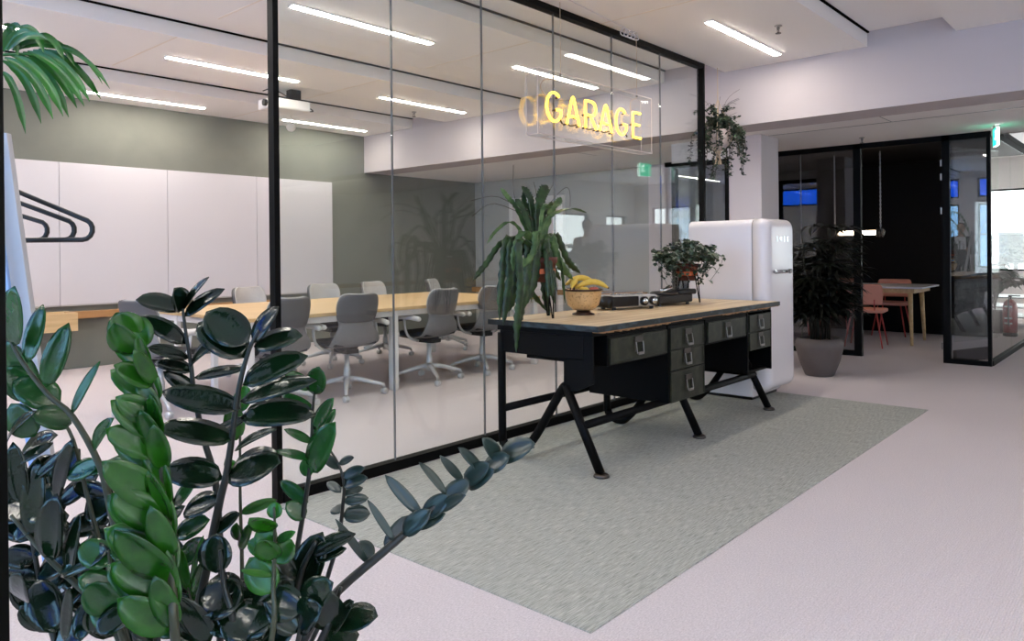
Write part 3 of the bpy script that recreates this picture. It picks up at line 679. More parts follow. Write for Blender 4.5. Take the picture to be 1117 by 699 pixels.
p2 = thing('bushy_plant', 'small bushy round leaved plant on hairpin stand, right half of desk', 'plant', (5.24, 2.84, DZ))
plant_stand(p2, .075, .24, (.6, 2.7, 4.8)); pot_mesh(p2, .09, .13, .17, M['terracotta'])
lm = MB(); st = MB(); rn = random.Random(5); lm.open = True
for k in range(95):
    a = rn.random()*2*PI; el = rn.uniform(-.9, 1.4); R0 = rn.uniform(.10, .19)*(1.0 if k % 6 else 1.25)
    d = Vector((math.cos(a)*math.cos(el), math.sin(a)*math.cos(el), math.sin(el)*1.05)); b = Vector((0, 0, .31)); c = b + Vector((d.x*.5, d.y*.5, .16))*R0/.2; e_ = b + d*R0 + Vector((0, 0, -.02))
    P = bez(b, c, e_, 8); st.tube(P, .0016, 4)
    for i in range(2, 9):
        for s in (-1, 1):
            q = P[i]; dv = Vector((rn.uniform(-1, 1), rn.uniform(-1, 1), rn.uniform(-.8, .6))).normalized()
            lm.leaf(q, q+dv*rn.uniform(.026, .042), (rn.uniform(-.6, .6), rn.uniform(-1, .2), .8), .03, .2, .1, seg=4)
lm.build('foliage', M['bush'], p2, True); st.build('stems', M['zzstemd'], p2)

bw = on_z(637, 343, DZ); bw = Vector((3.87, 2.83, DZ))
t = thing('fruit_bowl', 'hammered gold bowl on a dark foot holding fruit', 'bowl', bw)
pr = [(.03, .022), (.055, .026), (.082, .05), (.093, .085), (.098, .125), (.1, .128), (.096, .13), (.09, .09), (.078, .056), (.05, .034), (.001, .032)]
t.scale = (1.2, 1.2, 1.24)
MB().lathe(pr, 40, cap=False).build('bowl_body', M['bowl'], t, True)
MB().lathe([(.058, 0), (.06, .006), (.04, .012), (.034, .022), (.03, .024)], 30).build('foot', M['brown'], t, True)
MB().lathe([(.098, .122), (.104, .124), (.104, .132), (.098, .133)], 40, cap=False).build('rim', M['brown'], t, True)
def banana(name_lab, loc, rz, tilt, L=.17, arch=.05):
    b = thing('banana', name_lab, 'banana', loc, rz, 'bananas in the gold bowl')
    P = [Vector((-L/2+L*i/10, 0, arch*math.sin(PI*i/10)*1.0)) for i in range(11)]
    Rm = Matrix.Rotation(tilt, 4, 'X')
    P = [Rm @ p for p in P]
    MB().tube(P, [.007, .014, .019, .0215, .0225, .0225, .022, .0215, .019, .013, .007], 7).build('peel', M['banana'], b, True, sub=1)
    MB().tube([P[0]+(P[0]-P[1])*.9, P[0]], [.005, .006], 6).build('stem', M['bananat'], b)
    MB().ball(P[-1], .0065, 8).build('tip', M['bananat'], b)
banana('topmost banana arching over the gold bowl', bw+Vector((0.024, 0.036, 0.1885)), -.55, 0, .215, .045)
banana('front banana lying over the bowl rim towards the right', bw+Vector((0.042, -0.036, 0.1674)), -.70, .35, .22, .045)
banana('left banana with dark stem pointing down the bowl side', bw+Vector((-0.06, 0.036, 0.1736)), .5, .3, .17, .04)
def ballfruit(nm, lab, loc, r, m):
    b = thing(nm, lab, nm, loc, 0)
    MB().lathe([(.002, -r*.92), (r*.55, -r*.84), (r*.93, -r*.35), (r, .05*r), (r*.9, r*.5), (r*.5, r*.86), (r*.12, r*.86), (.002, r*.78)], 20).build('flesh', m, b, True)
    MB().tube([(0, 0, r*.75), (.003, 0, r*.98)], .002, 5).build('stalk', M['bananat'], b)
ballfruit('peach', 'reddish peach in the front right of the gold bowl', bw+Vector((0.03, -0.06, 0.1389)), .042, M['peach'])
ballfruit('orange', 'orange fruit in the middle of the gold bowl', bw+Vector((0.0, 0.024, 0.124)), .042, M['orange'])
ballfruit('apple', 'yellowish apple at the front left of the gold bowl', bw+Vector((-.042, -.036, .142)), .041, M['banana'])

v1 = thing('portable_radio', 'low silver and black vintage set with rounded black end, beside the gold bowl', 'radio', (4.46, 2.88, DZ), -.35)
v1.scale = (1.25, 1.25, 1.3)
MB().box(-.16, .16, -.07, .07, .012, .075).build('body', M['greyp'], v1, bevel=.012)
MB().tube([(-.165, -.075, .043), (-.165, .10, .043)], .032, 18).build('end_cylinder', M['plastic'], v1, True)
MB().box(-.155, .02, -.078, -.07, .018, .07).build('speaker_grille', M['plastic'], v1, bevel=.002)
for x in (.055, .12): MB().tube([(x, -.07, .043), (x, -.092, .043)], .024, 18).build('dial', M['plastic'], v1, True); MB().tube([(x, -.091, .043), (x, -.094, .043)], .016, 18).build('dial_ring', M['chrome'], v1, True)
for x in (-.13, .13):
    for y in (-.05, .05): MB().lathe([(.012, 0), (.012, .013)], 10, Matrix.Translation((x, y, 0))).build('foot', M['rubber'], v1)
for k in range(5): MB().box(-.12+.045*k, -.095+.045*k, -.03, .0, .075, .082).build('key', M['chrome'], v1, bevel=.002)
MB().tube([(-.15, .05, .08), (-.15, .05, .088), (.15, .05, .088), (.15, .05, .08)], .004, 6).build('carry_handle', M['chrome'], v1)
v2 = thing('record_player', 'dark record player with silver arm behind the silver set', 'record player', (4.91, 2.85, DZ), -.12)
v2.scale = (1.12, 1.0, 1.25)
MB().box(-.17, .20, -.10, .12, .014, .062).build('plinth', M['plastic'], v2, bevel=.01)
MB().lathe([(.098, .064), (.10, .074), (.094, .077), (.02, .077)], 32).build('platter', M['steeld'], v2, True)
MB().lathe([(.09, .078), (.09, .081), (.03, .081)], 32).build('record', M['plastic'], v2, True)
MB().tube(smooth_path([(.15, .07, .10), (.08, .0, .105), (-.02, -.07, .10), (-.16, -.11, .092)]), .011, 8).build('tonearm', M['chrome'], v2, True)
MB().lathe([(.026, .062), (.026, .085), (.012, .09), (.012, .112)], 16, Matrix.Translation((.15, .07, 0))).build('arm_pivot', M['plastic'], v2, True)
MB().box(.10, .30, -.06, .03, .055, .088).build('head_block', M['plastic'], v2, bevel=.012)
for x in (-.14, .16):
    for y in (-.08, .09): MB().lathe([(.014, 0), (.012, .015)], 10, Matrix.Translation((x, y, 0))).build('foot', M['rubber'], v2)

# ------------------------------------------------------------------ hanging plant
hb = (6.65, 3.26, 0)
hp = thing('hanging_plant', 'trailing plant in a macrame hanger beside the black corner of the glass wall', 'plant', (hb[0], hb[1], 2.30))
H = 2.30
MB().tube([(0, 0, CZ-H), (0, 0, .36)], .005, 6).build('rope', M['rope'], hp)
m = MB()
for k in range(4):
    a = k*PI/2+.4; m.tube(smooth_path([(0, 0, .36), (.04*math.cos(a), .04*math.sin(a), .25), (.125*math.cos(a), .125*math.sin(a), .06), (.11*math.cos(a), .11*math.sin(a), -.06), (.02*math.cos(a), .02*math.sin(a), -.135)], 4), .004, 6)
m.lathe([(.02, -.16), (.026, -.15), (.024, -.135), (.016, -.13)], 12); 
for k in range(12): a = k*PI/6; m.tube([(.012*math.cos(a), .012*math.sin(a), -.155), (.03*math.cos(a), .03*math.sin(a), -.26)], .004, 5)
m.build('macrame_hanger', M['rope'], hp)
MB().lathe([(.06, -.12), (.10, -.07), (.118, 0), (.112, .06), (.10, .065), (.104, 0), (.001, .02)], 26).build('pot', M['hangpot'], hp, True)
tm = MB(); tl = MB(); tl.open = True; rn = random.Random(9)
def leafy(P, n, s):
    for i in range(n):
        q = P[min(len(P)-1, int(i*len(P)/n))]; dv = Vector((rn.uniform(-1, 1), rn.uniform(-1, 1), rn.uniform(-.9, .3))).normalized()
        tl.leaf(q, q+dv*s*rn.uniform(.8, 1.3), (rn.uniform(-1, 1), rn.uniform(-1, 1), .7), s*.55, .1, .1, seg=3)
for k in range(46):
    a = rn.random()*2*PI; r1 = rn.uniform(.09, .24); L = rn.uniform(.05, .42)
    P = smooth_path([(0, 0, .05), (.07*math.cos(a), .07*math.sin(a), .14+.05*rn.random()), (r1*math.cos(a), r1*math.sin(a), .06), ((r1+.03)*math.cos(a), (r1+.03)*math.sin(a), .06-L*.5), ((r1+.035)*math.cos(a+.1), (r1+.035)*math.sin(a+.1), .04-L)], 6)
    tm.tube(P, .002, 4); leafy(P, 54, .034)
for k in range(24):
    a = rn.random()*2*PI; r1 = rn.uniform(.05, .24); h = rn.uniform(.16, .32)
    P = smooth_path([(0, 0, .05), (.03*math.cos(a), .03*math.sin(a), .16), (r1*.6*math.cos(a), r1*.6*math.sin(a), h), (r1*math.cos(a), r1*math.sin(a), h-.03*rn.random())], 6)
    tm.tube(P, .0018, 4)
    if k % 4: leafy(P, 44, .032)
for k in range(12):
    a = rn.random()*2*PI; r1 = rn.uniform(.15, .3); h = rn.uniform(.15, .42)
    tm.tube(smooth_path([(0, 0, .08), (r1*.4*math.cos(a), r1*.4*math.sin(a), h*.8), (r1*math.cos(a), r1*math.sin(a), h)], 4), .0015, 4)
tm.build('stems', M['twig'], hp); tl.build('foliage', M['trail'], hp, True)

# ------------------------------------------------------------------ floor plant by the fridge
fp = thing('potted_palm', 'dark leafy palm in a tapered grey pot on the floor right of the fridge', 'plant', (7.42, 2.60, 0))
MB().lathe([(.125, 0), (.135, .01), (.19, .15), (.218, .27), (.222, .31), (.205, .352), (.19, .365), (.178, .362), (.19, .33), (.001, .32)], 36).build('pot', M['pot'], fp, True)
MB().lathe([(.001, .345), (.1, .35), (.185, .332)], 24, cap=False).build('soil', M['soil'], fp, True)
sm = MB(); fm = MB(); fm.open = True; rn = random.Random(21)
for k in range(19):
    a = rn.random()*2*PI; r0 = rn.uniform(.02, .10); x0, y0 = r0*math.cos(a), r0*math.sin(a); h = rn.uniform(.65, 1.42)
    tx, ty = x0*1.6+rn.uniform(-.05, .05), y0*1.6+rn.uniform(-.05, .05)
    sm.tube([(x0, y0, .33), ((x0+tx)/2, (y0+ty)/2, .33+(h-.33)*.5), (tx, ty, h)], [.011, .010, .006], 6)
    for j in range(int((h-.45)/.075)):
        z = .58+j*.075+rn.uniform(-.03, .03); 
        if z > h+.02: break
        f_ = (z-.33)/(h-.33); b = Vector((x0+(tx-x0)*f_, y0+(ty-y0)*f_, z)); a2 = rn.random()*2*PI; el = rn.uniform(-.1, .8); L = rn.uniform(.12, .2)
        e_ = b+Vector((math.cos(a2)*math.cos(el), math.sin(a2)*math.cos(el), math.sin(el)))*L; sm.tube([b, e_], .003, 4)
        for q in range(8):
            w_ = a2+(q-3.5)*.36; dr = Vector((math.cos(w_), math.sin(w_), rn.uniform(-.55, .15))).normalized()
            fm.leaf(e_, e_+dr*rn.uniform(.17, .27), (rn.uniform(-.5, .5), rn.uniform(-.5, .5), 1), .036, .3, .12, seg=4, shape=0)
sm.build('canes', M['zzstemd'], fp, True); fm.build('foliage', M['kentia'], fp, True)

# ------------------------------------------------------------------ dark room furniture
dt = thing('table', 'pale topped table with splayed wooden legs in the dark room', 'table', (10.75, 3.45, 0))
MB().prism([(-.52, -1.05), (-.46, -1.10), (.42, -1.10), (.48, -1.05), (.48, 1.1), (-.52, 1.1)], .72, .742).build('tabletop', M['tabletop'], dt, bevel=.004)
box(-.42, .38, -1.0, 1.0, .66, .719).build('apron', M['oak'], dt)
for x, y in ((-.38, -.96), (.34, -.94), (-.38, .96), (.34, .96)):
    MB().tube([(x*.9, y*.97, .715), (x, y, 0)], [.032, .018], 12).build('leg', M['oak'], dt, True)
def pink_chair(label, loc, rz):
    t = thing('pink_chair', label, 'chair', loc, rz, 'pink chairs around the dark room table')   # faces +x
    MB().prism([(-.2, -.2), (-.16, -.23), (.18, -.23), (.22, -.19), (.22, .19), (.18, .23), (-.16, .23), (-.2, .2)], .43, .475).build('seat', M['pink'], t, bevel=.015)
    mb = MB(); vs = []
    for i in range(5):
        z = .53+.065*i; 
        for k in range(9):
            u = -1+k/4; vs.append((-.215-.03*(i/4)+.05*u*u, u*(.225-(.012 if i in (0, 4) else 0)), z))
    mb.add(vs, [(i*9+k, i*9+k+1, (i+1)*9+k+1, (i+1)*9+k) for i in range(4) for k in range(8)])
    mb.build('backrest', M['pink'], t, True, thick=.035, sub=1)
    for x, y in ((.19, .18), (.19, -.18), (-.19, .18), (-.19, -.18)): MB().tube([(x*.8, y*.8, .432), (x*1.12, y*1.2, 0)], .009, 8).build('leg', M['pinkleg'], t, True)
    for y in (-.13, .13): MB().tube([(-.12, y, .44), (-.2, y, .47), (-.222, y, .6)], .008, 8).build('back_support', M['pinkleg'], t, True)
    return t
pc = pink_chair('pink chair on the near side of the dark room table, beside the black post', (10.02, 2.93, 0), .12)
dup(pc, (10.02, 3.78, 0), .05, 'pink chair on the near side of the dark room table, behind the floor plant')
dup(pc, (11.5, 3.02, 0), PI+.05, 'pink chair on the far side of the dark room table, nearest the table end')
dup(pc, (11.5, 3.75, 0), PI-.05, 'pink chair on the far side of the dark room table, mostly hidden by the plant')
pl = thing('pendant_lamp', 'horizontal glowing tube lamp hung from two chains in the dark room', 'lamp', (10.2, 3.08, 2.46))
MB().tube([(0, -.22, -1.03), (0, .22, -1.03)], .028, 14).build('glow_tube', M['tube'], pl, True)
for y in (-.28, .28):
    c = MB()
    for k in range(38):
        z = -.002-k*.0265; c.tube([(0 if k % 2 else .007*math.cos(a), y+(.007*math.cos(a) if k % 2 else 0), z-.013+.016*math.sin(a)) for a in [q*PI/4 for q in range(8)]], .0045, 4, closed=True)
    c.build('chain', M['alu'], pl)
    e_ = MB()
    for q in range(5): e_.lathe([(.036+.026*(q % 2), 0), (.06-.014*(q % 2), .018)], 10, Matrix.Translation((0, y-.045+.018*q, -1.03)) @ Matrix.Rotation(-PI/2, 4, 'X'))
    e_.build('end_cap', M['crystal'], pl)

# ------------------------------------------------------------------ far right things
ex = thing('fire_extinguisher', 'red fire extinguisher standing behind the side glass at the right edge', 'extinguisher', (12.3, 1.72, 0))
MB().lathe([(.085, 0), (.09, .01), (.09, .05)], 20).build('base_ring', M['plastic'], ex, True)
MB().lathe([(.086, .05), (.088, .40), (.075, .46), (.04, .50), (.025, .51)], 24).build('cylinder', M['red'], ex, True)
MB().box(-.02, .02, -.02, .02, .51, .55).box(-.015, .015, -.12, .02, .55, .565).build('valve', M['plastic'], ex)
MB().tube(smooth_path([(-.02, 0, .53), (-.12, 0, .5), (-.14, 0, .3), (-.11, 0, .15)]), .01, 8).build('hose', M['plastic'], ex, True)
for z in (.17, .24, .40): 
    vs = [( .0895*math.cos(a), .0895*math.sin(a), zz) for zz in (z, z+.022) for a in [PI*.78+q*.1 for q in range(12)]]
    mb = MB(); mb.open = True; mb.add(vs, [(i, i+1, 13+i, 12+i) for i in range(11)]); mb.build('label_band', M['label'], ex, thick=.001)
mo = thing('monstera_plant', 'broad dark monstera behind the side glass at the right edge', 'plant', (12.7, 1.96, 0))
MB().lathe([(.14, 0), (.19, .3), (.2, .34), (.18, .34), (.001, .32)], 24).build('pot', M['plastic'], mo, True)
mm = MB(); ms = MB(); mm.open = True; rn = random.Random(4)
for k in range(34):
    a = rn.random()*2*PI; h = rn.uniform(.65, 1.42); r_ = rn.uniform(.03, .26); e_ = Vector((r_*math.cos(a), r_*math.sin(a)-.08, h))
    ms.tube(bez((0, 0, .33), (r_*.2*math.cos(a), r_*.2*math.sin(a), h), e_, 6), .006, 5)
    dr = Vector((math.cos(a), math.sin(a), -.5)).normalized()
    for q in range(7): w_ = (q-3)*.42; d2 = Matrix.Rotation(w_, 3, Vector((-.35*math.cos(a), -.35*math.sin(a), 1)).normalized()) @ dr; mm.leaf(e_-dr*.02, e_+d2*rn.uniform(.14, .2), (0, 0, 1), .075, .15, .1, seg=4)
mm.build('leaves', M['monstera'], mo, True); ms.build('stalks', M['zzstemd'], mo, True)
dsk = thing('work_desk', 'dark shelving desk carrying a screen beyond the side glass', 'desk', (14.0, 1.75, 0))
MB().box(-.5, .5, -.45, .55, .74, .77).build('desktop', M['plastic'], dsk)
for x in (-.46, .42):
    for y in (-.41, .49): MB().box(x, x+.04, y, y+.04, 0, .74).build('leg', M['plastic'], dsk)
for z in (.15, .3, .45): MB().box(-.44, .44, -.40, .49, z, z+.015).build('shelf_board', M['plastic'], dsk)
sc_ = thing('screen', 'tilted white framed screen on the dark desk at the right edge', 'screen', (13.9, 1.86, .77), .3)
MB().box(-.02, .02, -.30, .30, .20, .70, Matrix.Rotation(-.16, 4, 'Y')).build('bezel', M['rack'], sc_, bevel=.004)
MB().box(-.024, -.02, -.27, .27, .23, .67, Matrix.Rotation(-.16, 4, 'Y')).build('display', M['plastic'], sc_)
MB().box(-.1, .1, -.12, .12, 0, .012).box(.03, .06, -.03, .03, .012, .3).build('screen_foot', M['rack'], sc_)
exs = thing('exit_sign', 'small green and white exit sign hanging from the low ceiling edge', 'sign', (8.66, 1.315, LZ), -1.27)
MB().box(-.02, .02, -.06, .06, -.03, 0).build('mount', M['greyp'], exs)
MB().box(-.012, .012, -.10, .10, -.20, -.03).build('panel', M['exitw'], exs)
MB().box(-.0135, -.012, -.10, .10, -.20, -.03).box(.012, .0135, -.1, .1, -.20, -.03).build('green_face', M['exitg'], exs)
MB().box(-.0145, -.0135, -.05, -.03, -.12, -.07).box(-.0145, -.0135, -.055, -.025, -.07, -.05).box(-.0145, -.0135, -.065, -.045, -.145, -.12).box(-.0145, -.0135, -.03, -.012, -.145, -.12).build('running_figure', M['exitw'], exs)

# ------------------------------------------------------------------ coat rack and hangers
rk = thing('coat_rack', 'white slanted A frame coat rack standing at the left edge behind the leaves', 'coat rack', (0, 0, 0))
dR = 1.95
def slab(p0, p1, w, d, name, m, par):
    a = Vector(p0); b = Vector(p1); X = Vector((RT.x, RT.y, 0)).normalized(); Y = Vector((FW.x, FW.y, 0)).normalized()
    vs = []
    for q in (a, b):
        for sx, sy in ((0, 0), (1, 0), (1, 1), (0, 1)): vs.append(tuple(q+X*w*sx+Y*d*sy))
    return MB().add(vs, [(0, 3, 2, 1), (4, 5, 6, 7), (0, 1, 5, 4), (1, 2, 6, 5), (2, 3, 7, 6), (3, 0, 4, 7)]).build(name, m, par, bevel=.002)
def floor_hit(px0, py0, px1, py1, dep):
    A = at(px0, py0, dep); B = at(px1, py1, dep); k = (A.z-.0)/(A.z-B.z); return A+(B-A)*k
A0 = at(-16, 145, dR); A1 = floor_hit(-16, 145, 33, 503, dR)
A1.z = 0
slab(A1, A0, .055, .02, 'slanted_leg', M['rack'], rk)
Bk = ray(-34, 278); Bk = Vector((Bk.x, Bk.y, 0)).normalized()
C0 = at(-20, 147, dR-.025); C1 = floor_hit(-20, 147, 31, 508, dR-.025); C1.z = 0
slab(C1, C0, .014, .012, 'edge_strip', M['rack_bluelit'], rk)  # added strip that carries the painted blue light along the leg
Rv = Vector((RT.x, RT.y, 0)).normalized()
D1 = A1 - Rv*.62; D1.z = 0
slab(D1, A0-Rv*.02-Vector((0, 0, 0)), .055, .02, 'slanted_leg', M['rack'], rk)
E0 = A0 + Bk*.75
slab(A1+Bk*.75-Rv*.25, E0, .055, .02, 'slanted_leg', M['rack'], rk); slab(D1+Bk*.75, E0-Rv*.02, .055, .02, 'slanted_leg', M['rack'], rk)
rodz = A0.z-.05
R0_ = A0+Rv*-.0; R0_ = Vector((A0.x, A0.y, rodz)); MB().tube([R0_-Bk*.05+Rv*.0, R0_+Bk*.82], .013, 12).build('hanging_rod', M['rack'], rk, True)
for i, (dd, bx, by, ax_, ay) in enumerate(((.12, 103, 262, 20, 209), (.20, 87, 262, 21, 220), (.34, 64, 262, 24, 234))):
    dep = dR+dd
    hz = at(50, by, dep).z; right = at(bx-8, by, dep); dx = (at(bx, by, dep)-at(bx-10, by, dep)).normalized()
    W = .40
    cB = R0_+Bk*dd; cen = Vector((cB.x, cB.y, hz)); half = (right-cen).dot(Rv)
    up_r = at(ax_, ay, dep); slope = (up_r.z-(hz+.045))/max(.05, (half-(up_r-cen).dot(Rv))); apex = hz+.045+slope*half
    h = thing('clothes_hanger', ['black clothes hanger, largest and nearest of the three', 'black clothes hanger, middle one of the three', 'black clothes hanger, smallest and farthest of the three'][i], 'hanger', cen, 0, 'black hangers on the coat rack')
    def V(a, z): return Rv*a + Vector((0, 0, z))
    az = apex-hz
    P = [V(-half, .0), V(half, .0)] + [V(half+.028*math.sin(q), .028-.028*math.cos(q)) for q in (.45, .9, 1.35, 1.8, 2.2, 2.6)] + [V(0, az)] + [V(-half-.028*math.sin(q), .028-.028*math.cos(q)) for q in (2.6, 2.2, 1.8, 1.35, .9, .45)]
    MB().tube(P, .007, 8, closed=True).build('hanger_frame', M['hanger'], h, True)
    rr = rodz-hz
    MB().tube(smooth_path([V(0, az), V(0, rr-.035), V(.018, rr-.012), V(.019, rr+.008), V(0, rr+.018), V(-.018, rr+.01), V(-.02, rr-.004)], 3), .003, 6).build('hook', M['steel'], h, True)

# ------------------------------------------------------------------ palm at top left
pb = at(-190, 690, 2.3); pb.z = 0
pm = thing('palm_plant', 'bright green arching palm frond at the top left corner', 'plant', pb)
MB().lathe([(.16, 0), (.2, .32), (.21, .36), (.19, .36), (.001, .33)], 26).build('pot', M['pot'], pm, True)
root = Vector((pb.x, pb.y, .33))
fronds = [[at(-190, 300, 2.3), at(-90, 80, 2.25), at(0, 60, 2.2), at(60, 62, 2.2)], [at(-190, 300, 2.3), at(-230, 60, 2.4), at(-300, 20, 2.5)], [at(-190, 320, 2.3), at(-150, 120, 2.6), at(-100, 60, 2.9)]]
LF = [((2, 78), (18, 95), (28, 146), .020), ((2, 66), (30, 84), (45, 135), .022), ((5, 63), (38, 80), (58, 130), .024), ((12, 60), (48, 78), (69, 127), .024), ((18, 60), (55, 80), (75, 128), .024),
 ((25, 57), (60, 74), (84, 118), .024), ((30, 56), (66, 72), (92, 116), .022), ((36, 55), (72, 68), (98, 111), .022), ((42, 54), (78, 65), (110, 108), .020), ((48, 55), (85, 68), (104, 104), .012), ((50, 52), (90, 56), (120, 97), .012), ((50, 50), (86, 50), (112, 92), .010),
 ((2, 56), (10, 30), (24, 30), .022), ((4, 56), (16, 38), (36, 36), .022), ((8, 55), (28, 38), (52, 44), .022), ((14, 55), (34, 44), (58, 49), .022), ((4, 28), (14, 32), (20, 62), .022), ((20, 30), (40, 34), (48, 58), .020), ((40, 38), (60, 44), (70, 66), .018), ((50, 44), (70, 52), (82, 73), .016), ((20, 54), (40, 50), (64, 54), .018),
 ((-10, 80), (-6, 110), (-2, 160), .022), ((-30, 90), (-34, 130), (-38, 170), .022), ((-20, 60), (-26, 20), (-20, -20), .022)]
for k, fr_ in enumerate(fronds):
    P = smooth_path([root]+fr_, 8); P = [p-pb for p in P]
    f = MB().tube(P, [.010*(1-i/len(P))+.002 for i in range(len(P))], 6).build('frond_stem', M['palm'], pm, True)
    lf = MB(); lf.open = True
    if k == 0:
        for q, (a_, b_, c_, w_) in enumerate(LF):
            d_ = 2.2+.04*math.sin(q*1.7); lf.strap([p-pb for p in bez(at(a_[0], a_[1], 2.2), at(b_[0]*1.15-.5*(a_[0]+c_[0])*.15, b_[1]-8, d_), at(c_[0], c_[1], d_-.05), 12)], w_, nrm=tuple(-FW+RT*.3), fold=.3)
    else:
        for i in range(12, len(P)):
            t_ = (P[min(i+1, len(P)-1)]-P[i-1]).normalized()
            for s_ in (-1, 1):
                side = t_.cross(Vector((0, 0, 1))).normalized()*s_; dirs = (t_*.9+side*.6).normalized()
                lf.strap(bez(P[i], P[i]+dirs*.2, P[i]+dirs*.26+Vector((0, 0, -.16)), 8), .02, nrm=(0, 0, 1), fold=.35)
    lf.build('leaflets', M['palm'], f, True)

# ------------------------------------------------------------------ foreground zz plant
zb = at(215, 699, 1.25); zbase = Vector((zb.x, zb.y, 0))
zz = thing('zz_plant', 'large glossy ZZ plant with thick stems filling the lower left foreground', 'plant', zbase)
POTZ = .40
MB().lathe([(.15, 0), (.17, .02), (.215, POTZ-.04), (.22, POTZ), (.20, POTZ), (.19, POTZ-.05), (.001, POTZ-.05)], 32).build('pot', M['pot'], zz, True)
MB().lathe([(.001, POTZ-.03), (.192, POTZ-.04)], 24, cap=False).build('soil', M['soil'], zz, True)
def zstem(path, dep, leaves, m, w=3.2, sm_='zzstemd', flat=.75, bx=0, by=0):
    WS = 1.3 if w < 4.15 or m != 'zzbright' else 1.12
    if flat < .5: flat = .62
    """path: photo points top->bottom; leaves: (base px, tip px, width px)"""
    n = len(path); dz = (lambda i: dep[0]+(dep[1]-dep[0])*i/(n-1)) if isinstance(dep, tuple) else (lambda i: dep)
    P = [at(x, y, dz(i)) - zbase for i, (x, y) in enumerate(path)]
    P.append(Vector((bx, by, POTZ-.06)))
    SP = smooth_path(P, 4); d0 = dz(n//2); r_ = w*d0/CF
    s = MB().tube(SP, [r_*(.45+.75*min(1, i/len(SP)*1.5)) for i in range(len(SP))], 8).build('stem', M[sm_], zz, True)
    mb = MB(); mb.open = True; rr = random.Random(int(path[0][0]*7+path[0][1]))
    for (x0, y0, x1, y1, wd) in leaves:
        j = min(range(n), key=lambda q: abs(path[q][0]-x0)+abs(path[q][1]-y0)); d = dz(j)
        B = at(x0, y0, d); T = at(x1, y1, d+rr.uniform(-.05, .03)); roll = rr.uniform(-.5, .5)
        N = -FW*(flat+rr.uniform(-.1, .2)) + UP*(1-flat+.25) + RT*roll*.6
        mb.leaf(B-zbase, T-zbase, N, wd*WS*d/CF, rr.uniform(.12, .3), rr.uniform(-.02, .06), seg=8)
    mb.build('leaflets', M[m], s, True, thick=.0012)
def px_on(path, y):
    for (x0, y0), (x1, y1) in zip(path, path[1:]):
        if y0 <= y <= y1: return x0+(x1-x0)*(y-y0)/(y1-y0)
    return path[-1][0]
P1 = [(136, 345), (158, 392), (170, 425), (176, 500), (183, 560), (188, 640), (191, 699)]
L1 = [(146, 372, 126, 341, 34), (156, 380, 150, 344, 26), (150, 385, 124, 352, 30)]
for q, y in enumerate(range(400, 700, 19)):
    x = px_on(P1, y); k = min(1.25, .75+(y-400)/320)
    L1.append((x, y, x-(50+(q % 3)*4)*k, y-(40-(q % 2)*14)*k, 27*k)); L1.append((x+1, y, x-(10+(q % 2)*12), y-46*k, 20*k))
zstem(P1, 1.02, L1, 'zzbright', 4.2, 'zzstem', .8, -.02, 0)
zstem([(6, 355), (20, 388), (52, 430), (79, 454), (109, 508), (122, 560), (140, 630), (160, 699)], 1.12, [(14, 378, 16, 312, 26), (30, 396, 47, 332, 20), (50, 422, 75, 352, 20), (78, 452, 109, 394, 9), (102, 490, 124, 456, 15), (108, 505, 72, 520, 18), (112, 512, 90, 508, 14)], 'zzmid', 3.8, 'zzstem', .8, -.06, .02)
zstem([(30, 405), (40, 425), (60, 450), (80, 480), (100, 560), (140, 699)], 1.16, [(38, 425, 8, 372, 30), (66, 440, 14, 416, 28), (78, 462, 34, 452, 22), (40, 435, 6, 400, 26), (38, 476, 12, 440, 26)], 'zzmid', 2.0, 'zzstem', .45, -.05, .05)
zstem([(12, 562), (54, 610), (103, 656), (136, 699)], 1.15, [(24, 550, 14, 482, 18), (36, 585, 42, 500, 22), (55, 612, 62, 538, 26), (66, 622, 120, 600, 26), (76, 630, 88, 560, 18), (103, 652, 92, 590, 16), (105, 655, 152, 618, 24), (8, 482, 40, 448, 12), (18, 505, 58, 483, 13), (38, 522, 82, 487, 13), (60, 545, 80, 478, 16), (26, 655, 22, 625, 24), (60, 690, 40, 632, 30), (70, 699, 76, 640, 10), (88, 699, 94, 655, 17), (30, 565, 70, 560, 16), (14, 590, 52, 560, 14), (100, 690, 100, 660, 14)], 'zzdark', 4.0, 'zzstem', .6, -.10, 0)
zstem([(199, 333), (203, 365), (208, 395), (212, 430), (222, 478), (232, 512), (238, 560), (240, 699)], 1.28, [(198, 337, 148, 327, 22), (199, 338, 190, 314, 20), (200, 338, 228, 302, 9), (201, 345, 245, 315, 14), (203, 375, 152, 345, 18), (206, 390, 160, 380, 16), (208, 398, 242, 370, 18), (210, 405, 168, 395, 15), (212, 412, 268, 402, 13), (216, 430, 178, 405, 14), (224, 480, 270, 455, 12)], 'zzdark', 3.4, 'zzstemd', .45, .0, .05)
zstem([(283, 360), (272, 381), (261, 421), (254, 470), (247, 517), (239, 550), (225, 623), (215, 699)], 1.2, [(270, 376, 225, 340, 34), (268, 390, 216, 352, 36), (276, 374, 304, 334, 20), (277, 378, 330, 366, 24), (262, 446, 176, 427, 27), (255, 478, 172, 466, 28), (262, 456, 345, 452, 28), (262, 438, 346, 415, 22), (265, 420, 336, 388, 26), (256, 492, 302, 468, 11), (243, 522, 178, 513, 28), (250, 516, 306, 504, 38), (240, 545, 200, 560, 24), (236, 580, 262, 560, 16)], 'zzdark', 4.0, 'zzstemd', .45, .03, -.02)
